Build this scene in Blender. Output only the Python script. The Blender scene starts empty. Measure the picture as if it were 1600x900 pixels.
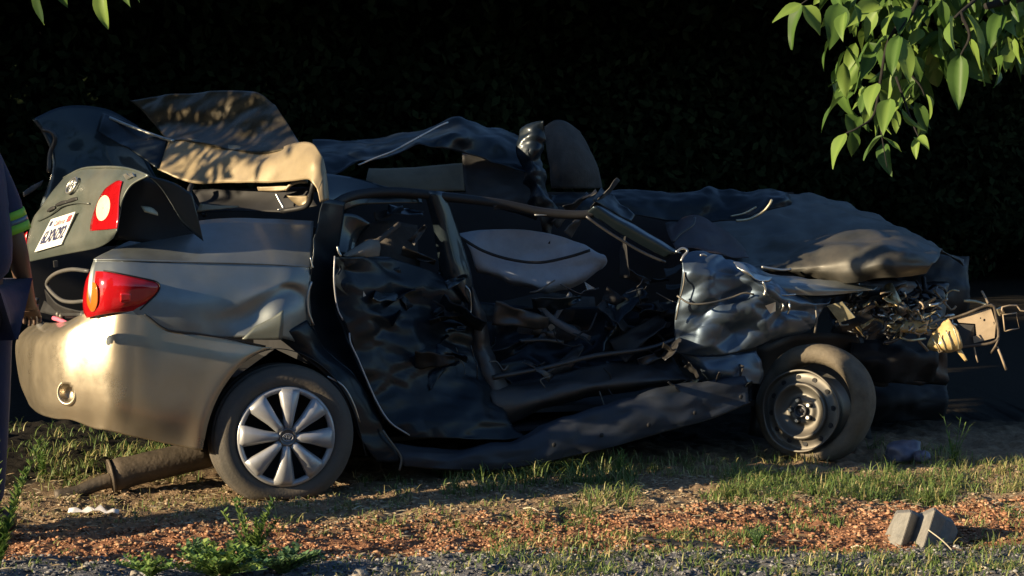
import bpy, bmesh, math, random
import numpy as np
from mathutils import Vector, Matrix

random.seed(7)
SC = bpy.context.scene
COL = SC.collection
R_ = math.radians

# ------------------------------------------------------------------ camera, sky, sun, exposure
F, CX, CY, HOR, CAMH = 2600.0, 800.0, 450.0, 297.0, 1.318
PITCH = math.atan((CY - HOR) / F)
cam_d = bpy.data.cameras.new('camera'); cam = bpy.data.objects.new('camera', cam_d); COL.objects.link(cam)
cam.location = (0, 0, CAMH); cam.rotation_euler = (math.pi / 2 - PITCH, 0, 0)
cam_d.sensor_width = 36; cam_d.lens = F / 1600 * 36; cam_d.clip_end = 2000; cam_d.clip_start = 0.05
SC.camera = cam

SUN_AZ, SUN_EL = R_(25.5), R_(16)          # travel direction in plan (from +X towards +Y), height
w = bpy.data.worlds.new('World'); SC.world = w; w.use_nodes = True
nt = w.node_tree; bg = nt.nodes['Background']
sky = nt.nodes.new('ShaderNodeTexSky'); sky.sky_type = 'NISHITA'; sky.sun_disc = False
sky.sun_elevation = SUN_EL
TO_SUN = Vector((-math.cos(SUN_AZ) * math.cos(SUN_EL), -math.sin(SUN_AZ) * math.cos(SUN_EL), math.sin(SUN_EL)))
sky.sun_rotation = math.atan2(TO_SUN.x, TO_SUN.y)
sky.air_density = 1.0; sky.dust_density = 0.3; sky.ozone_density = 4.0
nt.links.new(sky.outputs[0], bg.inputs[0]); bg.inputs[1].default_value = 0.068
sd = bpy.data.lights.new('sun', 'SUN'); sun = bpy.data.objects.new('sun', sd); COL.objects.link(sun)
sd.energy = 5.0; sd.angle = R_(0.5); sd.color = (1.0, 0.80, 0.52)
sun.rotation_euler = TO_SUN.to_track_quat('Z', 'Y').to_euler(); sun.location = (-20, -10, 12)
SC.view_settings.view_transform = 'Standard'; SC.view_settings.look = 'None'
SC.view_settings.gamma = 1.0; SC.view_settings.use_curve_mapping = False
SC.view_settings.exposure = 1.12
SC.render.engine = 'CYCLES'
SC.cycles.use_denoising = True
SC.cycles.max_bounces = 6
SC.cycles.sample_clamp_indirect = 4.0

# ------------------------------------------------------------------ pixel -> place helpers
cp, sp = math.cos(PITCH), math.sin(PITCH)
CAM = Vector((0, 0, CAMH))
def ray(px, py):
    a, b = (px - CX) / F, (CY - py) / F
    return Vector((a, cp + b * sp, -sp + b * cp))
def G(px, py, z=0.0):
    r = ray(px, py); t = (z - CAMH) / r.z
    return CAM + r * t
def AT(px, py, dist):                        # a point at ground distance `dist` in front of the camera
    r = ray(px, py); return CAM + r * (dist / r.y)
YAW = R_(22)
U = Vector((math.cos(YAW), math.sin(YAW), 0)); N = Vector((math.sin(YAW), -math.cos(YAW), 0))
RW = Vector((-0.978, 7.12, 0))               # ground under the rear wheel, on the car's near side
def PL(px, py, d):                           # car-local point (forward, inward, up) where the pixel's ray meets the plane d metres outside the side
    r = ray(px, py); t = ((RW - CAM).dot(N) + d) / r.dot(N)
    p = CAM + r * t - RW
    return Vector((p.dot(U), -d, p.z))

# ------------------------------------------------------------------ numeric noise
def _hash(ix, iy, iz, seed):
    h = (ix * 374761393 + iy * 668265263 + iz * 2147483647 + seed * 1274126177) & 0xFFFFFFFF
    h = ((h ^ (h >> 13)) * 1274126177) & 0xFFFFFFFF
    return ((h ^ (h >> 16)) & 0xFFFFFF) / float(0xFFFFFF)
def vnoise(p, seed=0):
    p = np.asarray(p, float); i = np.floor(p).astype(np.int64); f = p - i; f = f * f * (3 - 2 * f)
    out = 0
    for a in (0, 1):
        for b in (0, 1):
            for c in (0, 1):
                wgt = (f[:, 0] if a else 1 - f[:, 0]) * (f[:, 1] if b else 1 - f[:, 1]) * (f[:, 2] if c else 1 - f[:, 2])
                out = out + wgt * _hash(i[:, 0] + a, i[:, 1] + b, i[:, 2] + c, seed)
    return out * 2 - 1
def fbm(p, seed=0, o=3):
    p = np.asarray(p, float); return sum(vnoise(p * 2 ** k, seed + k * 17) * .5 ** k for k in range(o))

def facets(q, seed=0):
    """creased, piecewise flat heights over the plane: crushed sheet metal"""
    q = np.asarray(q, float); wz = np.zeros(len(q)); w3 = np.stack([q[:, 0] * .8, q[:, 1] * .8, wz], 1)
    q = q + .45 * np.stack([vnoise(w3, seed + 3), vnoise(w3 + 9.1, seed + 4)], 1)
    i = np.floor(q).astype(np.int64); f = q - i; z = np.zeros(len(q), np.int64)
    H = lambda a, b: _hash(i[:, 0] + a, i[:, 1] + b, z, seed)
    flip = _hash(i[:, 0], i[:, 1], z + 5, seed) > .5
    x = np.where(flip, 1 - f[:, 0], f[:, 0]); y = f[:, 1]
    h00 = np.where(flip, H(1, 0), H(0, 0)); h10 = np.where(flip, H(0, 0), H(1, 0)); h01 = np.where(flip, H(1, 1), H(0, 1)); h11 = np.where(flip, H(0, 1), H(1, 1))
    lo = h00 + (h10 - h00) * x + (h11 - h10) * y; hi = h00 + (h11 - h01) * x + (h01 - h00) * y
    return np.where(y < x, lo, hi) * 2 - 1

# ------------------------------------------------------------------ materials
MATS = {}
def mat(name, col, rough=.6, metal=0., coat=0., coat_rough=.08, spec=.5, vary=0., vscale=8., col2=None, bump=0., bscale=60., trans=0., dust=0., sheen=0., thresh=None, coords='Object'):
    if name in MATS: return MATS[name]
    m = bpy.data.materials.new(name); m.use_nodes = True; MATS[name] = m
    t = m.node_tree; b = t.nodes['Principled BSDF']
    b.inputs['Roughness'].default_value = rough; b.inputs['Metallic'].default_value = metal
    b.inputs['Coat Weight'].default_value = coat; b.inputs['Coat Roughness'].default_value = coat_rough
    b.inputs['Specular IOR Level'].default_value = spec; b.inputs['Transmission Weight'].default_value = trans
    b.inputs['Sheen Weight'].default_value = sheen
    tc = t.nodes.new('ShaderNodeTexCoord'); n = t.nodes.new('ShaderNodeTexNoise')
    n.inputs['Scale'].default_value = vscale; n.inputs['Detail'].default_value = 6; n.inputs['Roughness'].default_value = .65
    t.links.new(tc.outputs[coords], n.inputs['Vector'])
    ramp = t.nodes.new('ShaderNodeValToRGB'); e = ramp.color_ramp.elements
    c2 = col2 or tuple(min(1, c * (1 + vary)) for c in col)
    c1 = col if col2 else tuple(c * (1 - vary) for c in col)
    lo, hi = thresh or (.32, .68)
    e[0].position = lo; e[0].color = (*c1, 1); e[1].position = hi; e[1].color = (*c2, 1)
    t.links.new(n.outputs['Fac'], ramp.inputs[0]); src = ramp.outputs[0]
    if dust:
        n2 = t.nodes.new('ShaderNodeTexNoise'); n2.inputs['Scale'].default_value = 3.1; n2.inputs['Detail'].default_value = 9; n2.inputs['Roughness'].default_value = .7
        t.links.new(tc.outputs[coords], n2.inputs['Vector'])
        mr = t.nodes.new('ShaderNodeMapRange'); mr.inputs[1].default_value = .42; mr.inputs[2].default_value = .75; mr.inputs[4].default_value = dust
        t.links.new(n2.outputs['Fac'], mr.inputs[0])
        mx = t.nodes.new('ShaderNodeMix'); mx.data_type = 'RGBA'; mx.inputs['B'].default_value = (.16, .13, .10, 1)
        t.links.new(mr.outputs[0], mx.inputs['Factor']); t.links.new(src, mx.inputs['A']); src = mx.outputs['Result']
        mr2 = t.nodes.new('ShaderNodeMapRange'); mr2.inputs[1].default_value = .35; mr2.inputs[2].default_value = .75
        mr2.inputs[3].default_value = rough * .8; mr2.inputs[4].default_value = min(1, rough + .25)
        t.links.new(n2.outputs['Fac'], mr2.inputs[0]); t.links.new(mr2.outputs[0], b.inputs['Roughness'])
    t.links.new(src, b.inputs['Base Color'])
    if bump:
        n3 = t.nodes.new('ShaderNodeTexNoise'); n3.inputs['Scale'].default_value = bscale; n3.inputs['Detail'].default_value = 5
        t.links.new(tc.outputs[coords], n3.inputs['Vector'])
        bp = t.nodes.new('ShaderNodeBump'); bp.inputs['Strength'].default_value = bump; bp.inputs['Distance'].default_value = .01
        t.links.new(n3.outputs['Fac'], bp.inputs['Height']); t.links.new(bp.outputs[0], b.inputs['Normal'])
    return m
def tint_mat(name, c1, c2, c3, rough=.6, trans_c=None, spec=.4):
    """blades, leaves, stones: colour picked by the mesh attribute 'tint'"""
    m = bpy.data.materials.new(name); m.use_nodes = True; MATS[name] = m
    t = m.node_tree; b = t.nodes['Principled BSDF']; b.inputs['Roughness'].default_value = rough; b.inputs['Specular IOR Level'].default_value = spec
    a = t.nodes.new('ShaderNodeAttribute'); a.attribute_name = 'tint'
    r = t.nodes.new('ShaderNodeValToRGB'); e = r.color_ramp.elements
    e[0].color = (*c1, 1); e[1].color = (*c3, 1); k = e.new(.5); k.color = (*c2, 1)
    t.links.new(a.outputs['Fac'], r.inputs[0]); t.links.new(r.outputs[0], b.inputs['Base Color'])
    if trans_c:
        tr = t.nodes.new('ShaderNodeBsdfTranslucent'); t.links.new(r.outputs[0], tr.inputs['Color'])
        mx = t.nodes.new('ShaderNodeMixShader'); mx.inputs[0].default_value = trans_c
        t.links.new(b.outputs[0], mx.inputs[1]); t.links.new(tr.outputs[0], mx.inputs[2])
        t.links.new(mx.outputs[0], t.nodes['Material Output'].inputs['Surface'])
    return m

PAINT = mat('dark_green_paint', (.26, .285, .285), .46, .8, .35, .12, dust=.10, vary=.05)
PAINTC = mat('shaded_crumpled_paint', (.007, .013, .020), .45, .4, .22, .16, spec=.3, dust=.03)  # body paint with the crushed middle's shade darkened into its colour
PAINTD = mat('shaded_green_paint', (.014, .025, .034), .36, .6, .6, .06, dust=.05)  # body paint darkened to carry the shade on far side and pillars
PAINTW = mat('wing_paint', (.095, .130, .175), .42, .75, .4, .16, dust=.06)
LID = mat('trunk_lid_paint', (.115, .135, .12), .42, .4, .6, .2, dust=.35, vary=.15, vscale=5)
GOLD = mat('champagne_paint', (.47, .405, .30), .31, .74, .6, .12, vary=.04, vscale=2.5, dust=.15)
BLACK = mat('black_plastic', (.010, .010, .011), .6, dust=.03)
RUB = mat('tyre_rubber', (.065, .060, .052), .75, dust=.8, bump=.2, bscale=90)
TYRE_D = mat('dusty_tyre_rubber', (.11, .092, .064), .8, dust=.7, bump=.35, bscale=60, vary=.3, vscale=14)
STEEL = mat('dusty_steel', (.15, .143, .125), .5, .5, dust=.6)
STEELD = mat('dark_bare_steel', (.07, .072, .078), .4, .7, dust=.5, bump=.2, bscale=25)
BRIGHT = mat('bright_metal_and_glints', (.55, .55, .52), .3, .9, dust=.25)  # bare bright metal, also carries the painted edge glints
SILVER = mat('wheel_cover_silver', (.42, .43, .45), .38, .45, .4, .2, dust=.25)
CREAM = mat('tan_deck_panel', (.29, .225, .13), .5, .25, .3, .3, vary=.2, vscale=5, dust=.35)
LINER = mat('headliner_tan', (.20, .16, .10), .9, vary=.2, dust=.3)
CLOTH = mat('airbag_cloth', (.31, .34, .39), .85, vary=.12, vscale=9, bump=.3, bscale=30)
SEAT = mat('seat_fabric', (.055, .048, .042), .9, vary=.3, vscale=12, bump=.3, bscale=80)
DARK = mat('dark_interior', (.013, .013, .015), .75, vary=.4, vscale=6)
SLATE = mat('slate_panel', (.05, .052, .056), .5, .2, dust=.4)
RED = mat('red_lens', (.45, .008, .012), .12, 0, 1., .03, vary=.25, vscale=5)
REDB = mat('bright_red_lens', (.75, .02, .02), .2, 0, 1., .05)
AMB = mat('amber_lens', (.62, .15, .02), .18, 0, 1., .05, vary=.2)
PALE = mat('frosted_lens', (.80, .70, .50), .3, 0, .6, .15, vary=.12, vscale=30)
WHITE = mat('white_plate', (.80, .79, .74), .45, vary=.04)
INK = mat('blue_ink', (.03, .035, .10), .6)
REDINK = mat('red_ink', (.55, .06, .07), .6)
RUST = mat('rusty_steel', (.065, .055, .045), .65, .4, col2=(.14, .11, .08), vscale=6, bump=.4, bscale=40, dust=.4)
TANP = mat('tan_plastic', (.36, .28, .19), .6, vary=.15, dust=.3)
YEL = mat('aged_lens', (.62, .45, .20), .35, 0, .5, .2, vary=.3, vscale=14)
BRASS = mat('yellowed_metal', (.50, .45, .30), .35, .6, vary=.3, vscale=20)
PINK = mat('pink_plastic', (.75, .16, .25), .5)

# ------------------------------------------------------------------ mesh helpers
def tag(o, label=None, cat=None, group=None, kind=None):
    for k, v in (('label', label), ('category', cat), ('group', group), ('kind', kind)):
        if v: o[k] = v
    return o
def link(name, me, parent=None, m=None, smooth=True):
    if m and not me.materials: me.materials.append(m)
    if smooth:
        me.polygons.foreach_set('use_smooth', [True] * len(me.polygons))
    o = bpy.data.objects.new(name, me); COL.objects.link(o)
    if parent is not None: o.parent = parent
    return o
def empty(name, loc=(0, 0, 0), rz=0):
    o = bpy.data.objects.new(name, None); COL.objects.link(o); o.location = loc; o.rotation_euler = (0, 0, rz); o.empty_display_size = .1
    return o
def raw(name, v, f, m, parent=None, smooth=True):
    me = bpy.data.meshes.new(name); me.from_pydata([tuple(x) for x in v], [], f); me.update()
    return link(name, me, parent, m, smooth)
def catmull(P, n):
    """P: (k, ...) control points -> n samples per span"""
    P = np.asarray(P, float); k = len(P)
    ext = np.concatenate([[2 * P[0] - P[1]], P, [2 * P[-1] - P[-2]]])
    out = []
    for i in range(k - 1):
        p0, p1, p2, p3 = ext[i:i + 4]
        for j in range(n):
            t = j / n
            out.append(.5 * (2 * p1 + (p2 - p0) * t + (2 * p0 - 5 * p1 + 4 * p2 - p3) * t * t + (3 * p1 - p0 - 3 * p2 + p3) * t ** 3))
    out.append(P[-1]); return np.array(out)
def linear(P, n):
    P = np.asarray(P, float); out = []
    for i in range(len(P) - 1):
        for j in range(n): out.append(P[i] + (P[i + 1] - P[i]) * j / n)
    out.append(P[-1]); return np.array(out)
def sheet(name, rows, m, parent, thick=.004, res=8, crumple=0., cs=6., seed=1, local=False, sharp=False, ridged=True, bevel=False, cut=None):
    """a bent panel: a grid of (px, py, d) control points, or car-local points"""
    A = np.array([[tuple(PL(*p)) if not local else tuple(p) for p in r] for r in rows], float)
    fn = linear if sharp else catmull
    A = fn(A, res); A = np.swapaxes(fn(np.swapaxes(A, 0, 1), res), 0, 1)
    nr, nc = A.shape[:2]
    if crumple:
        du = np.gradient(A, axis=1); dv = np.gradient(A, axis=0); nn = np.cross(du, dv)
        nn /= np.linalg.norm(nn, axis=2, keepdims=True) + 1e-9
        p = A.reshape(-1, 3) * cs
        q = np.stack([p[:, 0] + .45 * p[:, 2], 1.7 * (p[:, 2] + .6 * p[:, 1]) - .5 * p[:, 0]], 1) * .8
        h = facets(q, seed) * .75 + facets(q * 2.1 + 3.3, seed + 5) * .3 + vnoise(p * 4, seed + 9) * .06 if ridged else fbm(p, seed, 3)
        A = A + nn * (h.reshape(nr, nc, 1) * crumple)
    v = A.reshape(-1, 3); f = []
    for i in range(nr - 1):
        for j in range(nc - 1):
            if cut and cut(i / (nr - 1), j / (nc - 1)): continue
            a = i * nc + j; f.append((a, a + 1, a + nc + 1, a + nc))
    o = raw(name, v, f, m, parent, smooth=not sharp)
    if thick:
        s = o.modifiers.new('thickness', 'SOLIDIFY'); s.thickness = thick; s.offset = 0
    return o
def tube(name, pts, r, m, parent, n=8, smooth_pts=4, local=False, taper=None, cap=True):
    P = np.array([tuple(PL(*p)) if not local else tuple(p) for p in pts], float)
    if smooth_pts > 1 and len(P) > 2: P = catmull(P, smooth_pts)
    v, f = tube_vf(P, r, n, taper)
    return raw(name, v, f, m, parent)
def tube_vf(P, r, n=8, taper=None, base=0):
    P = np.asarray(P, float); k = len(P); T = np.gradient(P, axis=0); T /= np.linalg.norm(T, axis=1, keepdims=True) + 1e-9
    up = np.array([0, 0, 1.]) if abs(T[0][2]) < .9 else np.array([1., 0, 0])
    v, f = [], []
    for i in range(k):
        a = np.cross(T[i], up); a /= np.linalg.norm(a) + 1e-9; b = np.cross(a, T[i]); up = b
        rr = r if taper is None else r + (taper - r) * i / (k - 1)
        if hasattr(r, '__len__'): rr = r[min(i, len(r) - 1)]
        for j in range(n):
            t = 2 * math.pi * j / n; v.append(P[i] + (a * math.cos(t) + b * math.sin(t)) * rr)
    for i in range(k - 1):
        for j in range(n):
            f.append((base + i * n + j, base + i * n + (j + 1) % n, base + (i + 1) * n + (j + 1) % n, base + (i + 1) * n + j))
    f.append(tuple(base + j for j in range(n))[::-1]); f.append(tuple(base + (k - 1) * n + j for j in range(n)))
    return v, f
def ribbon(name, pts, width, m, parent, thick=.003, n=6):
    """a flat strap in the car's side plane"""
    P = catmull(np.array([tuple(PL(*p)) for p in pts]), n); T = np.gradient(P, axis=0); T /= np.linalg.norm(T, axis=1, keepdims=True)
    S_ = np.stack([-T[:, 2], np.zeros(len(P)), T[:, 0]], 1); S_ /= np.linalg.norm(S_, axis=1, keepdims=True)
    v = np.concatenate([P + S_ * width / 2, P - S_ * width / 2]); k = len(P)
    o = raw(name, v, [(i, i + 1, k + i + 1, k + i) for i in range(k - 1)], m, parent)
    s = o.modifiers.new('thickness', 'SOLIDIFY'); s.thickness = thick; s.offset = 0
    return o
def plate(name, poly, m, parent, thick=.012, bevel=.002, local=False):
    """an outline (px, py, d) given thickness inward"""
    P = [PL(*p) if not local else Vector(p) for p in poly]
    nrm = Vector((0, 0, 0))
    for i in range(len(P)): nrm += P[i].cross(P[(i + 1) % len(P)])
    nrm.normalize()
    if nrm.y > 0: nrm = -nrm; P = P[::-1]
    bm = bmesh.new(); a = [bm.verts.new(p) for p in P]; b = [bm.verts.new(p - nrm * thick) for p in P]
    bm.faces.new(a); bm.faces.new(b[::-1]); k = len(P)
    for i in range(k): bm.faces.new((a[i], b[i], b[(i + 1) % k], a[(i + 1) % k]))
    bmesh.ops.recalc_face_normals(bm, faces=bm.faces)
    bmesh.ops.triangulate(bm, faces=[x for x in bm.faces if len(x.verts) > 4])
    me = bpy.data.meshes.new(name); bm.to_mesh(me); bm.free()
    o = link(name, me, parent, m, False)
    return o
def box(name, c, size, m, parent=None, rot=None, bev=.004):
    bm = bmesh.new(); bmesh.ops.create_cube(bm, size=1, matrix=Matrix.Diagonal((*size, 1)))
    if bev: bmesh.ops.bevel(bm, geom=bm.edges, offset=bev, segments=2, affect='EDGES')
    me = bpy.data.meshes.new(name); bm.to_mesh(me); bm.free()
    o = link(name, me, parent, m, False); o.location = c
    if rot: o.rotation_euler = rot
    return o
def lathe(profile, seg=48, closed=False, mod=None):
    """(radius, along axis) pairs round the local Z axis"""
    v, f = [], []; k = len(profile)
    for i in range(seg):
        t = 2 * math.pi * i / seg
        for (r, a) in profile: v.append((r * math.cos(t), r * math.sin(t), a))
    for i in range(seg):
        for j in range(k - (0 if closed else 1)):
            f.append((i * k + j, ((i + 1) % seg) * k + j, ((i + 1) % seg) * k + (j + 1) % k, i * k + (j + 1) % k))
    return v, f

# ================================================================== ground
def soil_edge(x): return 6.03 + .05 * x        # where the grey verge gravel meets the red soil (metres from camera)
def build_ground():
    xs = np.concatenate([[-300, -120, -50, -20, -9, -5, -3.6], np.arange(-2.9, 3.2, .02), [3.6, 5, 9, 20, 50, 120, 300]])
    ys = np.concatenate([[-300, -120, -50, -20, -6, 0, 3, 4.6], np.arange(5.2, 9.6, .02), [10.5, 12, 16, 24, 50, 120, 300]])
    X, Y = np.meshgrid(xs, ys); p = np.stack([X.ravel(), Y.ravel(), np.zeros(X.size)], 1)
    near = (np.abs(p[:, 0]) < 3.1) & (p[:, 1] > 5.1) & (p[:, 1] < 9.7)
    h = fbm(p * 1.7, 3, 2) * .018 + fbm(p * 9, 5, 3) * .014 + fbm(p * 30, 8, 2) * .010
    h += .022 * np.exp(-((p[:, 1] - 6.75) / .22) ** 2) * (p[:, 0] < .2)      # low bank the rear wheel sits in
    p[:, 2] = np.where(near, h, 0) - .012
    nx = len(xs); f = [(j * nx + i, j * nx + i + 1, (j + 1) * nx + i + 1, (j + 1) * nx + i) for j in range(len(ys) - 1) for i in range(nx - 1)]
    me = bpy.data.meshes.new('ground'); me.vertices.add(len(p)); me.vertices.foreach_set('co', p.ravel())
    fa = np.array(f, np.int32); me.loops.add(fa.size); me.loops.foreach_set('vertex_index', fa.ravel())
    me.polygons.add(len(fa)); me.polygons.foreach_set('loop_start', np.arange(0, fa.size, 4, dtype=np.int32)); me.update(calc_edges=True)
    m = bpy.data.materials.new('soil_and_verge'); m.use_nodes = True; t = m.node_tree; b = t.nodes['Principled BSDF']; b.inputs['Roughness'].default_value = .95
    b.inputs['Specular IOR Level'].default_value = .15
    tc = t.nodes.new('ShaderNodeTexCoord'); sx = t.nodes.new('ShaderNodeSeparateXYZ'); t.links.new(tc.outputs['Object'], sx.inputs[0])
    def noise(s, d=6):
        n = t.nodes.new('ShaderNodeTexNoise'); n.inputs['Scale'].default_value = s; n.inputs['Detail'].default_value = d; n.inputs['Roughness'].default_value = .7
        t.links.new(tc.outputs['Object'], n.inputs['Vector']); return n.outputs['Fac']
    def math_(op, a, b_):
        n = t.nodes.new('ShaderNodeMath'); n.operation = op
        for k, x in enumerate((a, b_)):
            if isinstance(x, (int, float)): n.inputs[k].default_value = x
            else: t.links.new(x, n.inputs[k])
        return n.outputs[0]
    def ramp(fac, c1, c2, lo=.3, hi=.7):
        r = t.nodes.new('ShaderNodeValToRGB'); e = r.color_ramp.elements; e[0].position = lo; e[1].position = hi; e[0].color = (*c1, 1); e[1].color = (*c2, 1)
        t.links.new(fac, r.inputs[0]); return r.outputs[0]
    def mix(fac, a, b_):
        n = t.nodes.new('ShaderNodeMix'); n.data_type = 'RGBA'; t.links.new(fac, n.inputs['Factor']); t.links.new(a, n.inputs['A']); t.links.new(b_, n.inputs['B']); return n.outputs['Result']
    def mrange(x, a, b_):
        n = t.nodes.new('ShaderNodeMapRange'); n.inputs[1].default_value = a; n.inputs[2].default_value = b_; t.links.new(x, n.inputs[0]); return n.outputs[0]
    red = ramp(noise(38), (.16, .078, .044), (.40, .20, .115)); brown = ramp(noise(30), (.15, .10, .062), (.38, .27, .17)); grey = ramp(noise(45), (.055, .056, .062), (.22, .22, .23))
    wob = math_('MULTIPLY', math_('SUBTRACT', noise(5), .5), .5)
    yy = math_('ADD', math_('SUBTRACT', sx.outputs['Y'], math_('MULTIPLY', sx.outputs['X'], .16)), wob)
    edge = math_('ADD', math_('SUBTRACT', sx.outputs['Y'], math_('MULTIPLY', sx.outputs['X'], .05)), math_('MULTIPLY', wob, .35))
    c = mix(mrange(yy, 6.55, 6.75), red, brown); c = mix(mrange(edge, 6.06, 5.99), c, grey)
    shade_soil = ramp(noise(20), (.010, .009, .007), (.024, .020, .015)); c = mix(mrange(math_('ADD', math_('SUBTRACT', sx.outputs['Y'], math_('MULTIPLY', sx.outputs['X'], .4)), wob), 7.95, 8.5), c, shade_soil)  # ground colour darkened to carry the orchard's shade
    t.links.new(c, b.inputs['Base Color'])
    bp = t.nodes.new('ShaderNodeBump'); bp.inputs['Strength'].default_value = .7; bp.inputs['Distance'].default_value = .012
    t.links.new(noise(160, 4), bp.inputs['Height']); t.links.new(bp.outputs[0], b.inputs['Normal'])
    o = link('ground', me, None, m); o['kind'] = 'structure'
    return p.reshape(len(ys), nx, 3), xs, ys
GP, GXS, GYS = build_ground()
def gz(x, y):
    i = min(max(int(np.searchsorted(GXS, x)), 0), len(GXS) - 1); j = min(max(int(np.searchsorted(GYS, y)), 0), len(GYS) - 1)
    return float(GP[j, i, 2])

def tri_mesh(name, V, Fc, tint, m, kind='stuff', smooth=False):
    """many small faces as one mesh, with the per-vertex attribute 'tint'"""
    V = np.asarray(V, float); me = bpy.data.meshes.new(name); me.vertices.add(len(V)); me.vertices.foreach_set('co', V.ravel())
    Fc = np.asarray(Fc, np.int32); k = Fc.shape[1]; me.loops.add(Fc.size); me.loops.foreach_set('vertex_index', Fc.ravel())
    me.polygons.add(len(Fc)); me.polygons.foreach_set('loop_start', np.arange(0, Fc.size, k, dtype=np.int32)); me.update(calc_edges=True)
    a = me.attributes.new('tint', 'FLOAT', 'POINT'); a.data.foreach_set('value', np.asarray(tint, np.float32))
    return link(name, me, None, m, smooth)

rng = np.random.default_rng(11)
ICO_V = np.array([(0, 0, 1), (.89, 0, .45), (.28, .85, .45), (-.72, .53, .45), (-.72, -.53, .45), (.28, -.85, .45), (.72, .53, -.45), (-.28, .85, -.45), (-.89, 0, -.45), (-.28, -.85, -.45), (.72, -.53, -.45), (0, 0, -1)], float)
ICO_F = np.array([(0, 1, 2), (0, 2, 3), (0, 3, 4), (0, 4, 5), (0, 5, 1), (1, 6, 2), (2, 7, 3), (3, 8, 4), (4, 9, 5), (5, 10, 1), (6, 7, 2), (7, 8, 3), (8, 9, 4), (9, 10, 5), (10, 6, 1), (7, 6, 11), (8, 7, 11), (9, 8, 11), (10, 9, 11), (6, 10, 11)])
def lumps(name, pts, size, m, flat=.6, label=None, cat=None):
    n = len(pts); s = size[0] * (size[1] / size[0]) ** (rng.random(n) ** 2.2)
    jit = 1 + .32 * rng.standard_normal((n, 12, 1)); st = np.stack([.7 + .7 * rng.random(n), .7 + .7 * rng.random(n), np.full(n, flat)], 1)[:, None, :]
    ang = rng.random(n) * 6.28; c, s_ = np.cos(ang), np.sin(ang)
    L = ICO_V[None] * jit * st * s[:, None, None]
    V = np.stack([L[..., 0] * c[:, None] - L[..., 1] * s_[:, None], L[..., 0] * s_[:, None] + L[..., 1] * c[:, None], L[..., 2]], -1)
    V += np.asarray(pts)[:, None, :] + np.array([0, 0, 1]) * (s * .2)[:, None, None]
    Fc = (ICO_F[None] + (np.arange(n) * 12)[:, None, None]).reshape(-1, 3)
    o = tri_mesh(name, V.reshape(-1, 3), Fc, np.repeat(rng.random(n), 12), m)
    o['kind'] = 'stuff'; return tag(o, label, cat)
def scatter(n, fn):
    pts = []
    while len(pts) < n:
        x = -2.7 + 5.5 * rng.random(); y = 5.3 + 3.2 * rng.random()
        if rng.random() < fn(x, y): pts.append((x, y, gz(x, y)))
    return pts
SOIL_M = tint_mat('soil_crumbs', (.14, .067, .038), (.32, .16, .092), (.50, .30, .18), .95, spec=.1)
BROWN_M = tint_mat('brown_crumbs', (.14, .095, .062), (.28, .20, .13), (.46, .36, .25), .95, spec=.1)
GRAV_M = tint_mat('grey_gravel', (.045, .047, .055), (.14, .14, .15), (.36, .35, .34), .9, spec=.2)
def band(y, a, b): return 1.0 if a < y < b else 0.0
lumps('soil_crumbs', scatter(30000, lambda x, y: band(y - .16 * x, 5.9, 6.75) * (y > soil_edge(x) - .05)), (.0022, .0105), SOIL_M, label='loose red soil crumbs between the verge and the car', cat='soil')
lumps('earth_clods', scatter(16000, lambda x, y: band(y - .16 * x, 6.5, 7.6)), (.002, .011), BROWN_M, label='dry brown earth clods heaped round the wheels', cat='soil')
lumps('gravel', scatter(20000, lambda x, y: band(y, 5.3, soil_edge(x) + .04)), (.0025, .010), GRAV_M, label='grey roadside gravel along the verge', cat='gravel')

# grass and straw, one mesh each
def blades(name, specs, m, label, cat):
    V, Fc, T = [], [], []
    for (x, y, z, h, wd, az, lean, tn) in specs:
        d = np.array([math.cos(az), math.sin(az), 0]); s = np.array([-math.sin(az), math.cos(az), 0]) * wd / 2; b = len(V); o = np.array([x, y, z])
        for k, t in enumerate((0, .4, .75)):
            c = o + np.array([0, 0, 1]) * h * (t - .25 * lean * t * t) + d * h * lean * t * t
            V += [c - s * (1 - .5 * t), c + s * (1 - .5 * t)]
        V.append(o + np.array([0, 0, 1]) * h * (1 - .42 * lean) + d * h * lean * 1.15)
        Fc += [(b, b + 1, b + 3), (b, b + 3, b + 2), (b + 2, b + 3, b + 5), (b + 2, b + 5, b + 4), (b + 4, b + 5, b + 6)]; T += [tn] * 7
    o = tri_mesh(name, V, Fc, T, m, smooth=True); o['kind'] = 'stuff'; return tag(o, label, cat)
GRASS_M = tint_mat('grass_blades', (.075, .14, .035), (.17, .23, .065), (.44, .37, .17), .55, .25)
def tufts(regs):
    out = []
    for (x0, x1, y0, y1, n, h0, h1, straw, per) in regs:
        for _ in range(n):
            g = G(x0 + (x1 - x0) * rng.random(), y0 + (y1 - y0) * rng.random())
            for _ in range(int(per * (.4 + 1.2 * rng.random()))):
                r = .05 * rng.random(); a = 6.28 * rng.random(); x, y = g.x + r * math.cos(a), g.y + r * math.sin(a)
                tn = rng.random() * .55 if rng.random() > straw else .7 + .3 * rng.random()
                out.append((x, y, gz(x, y) - .004, h0 + (h1 - h0) * rng.random() ** 1.6, .003 + .004 * rng.random(), 6.28 * rng.random(), .2 + 1.1 * rng.random(), tn))
    return out
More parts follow.
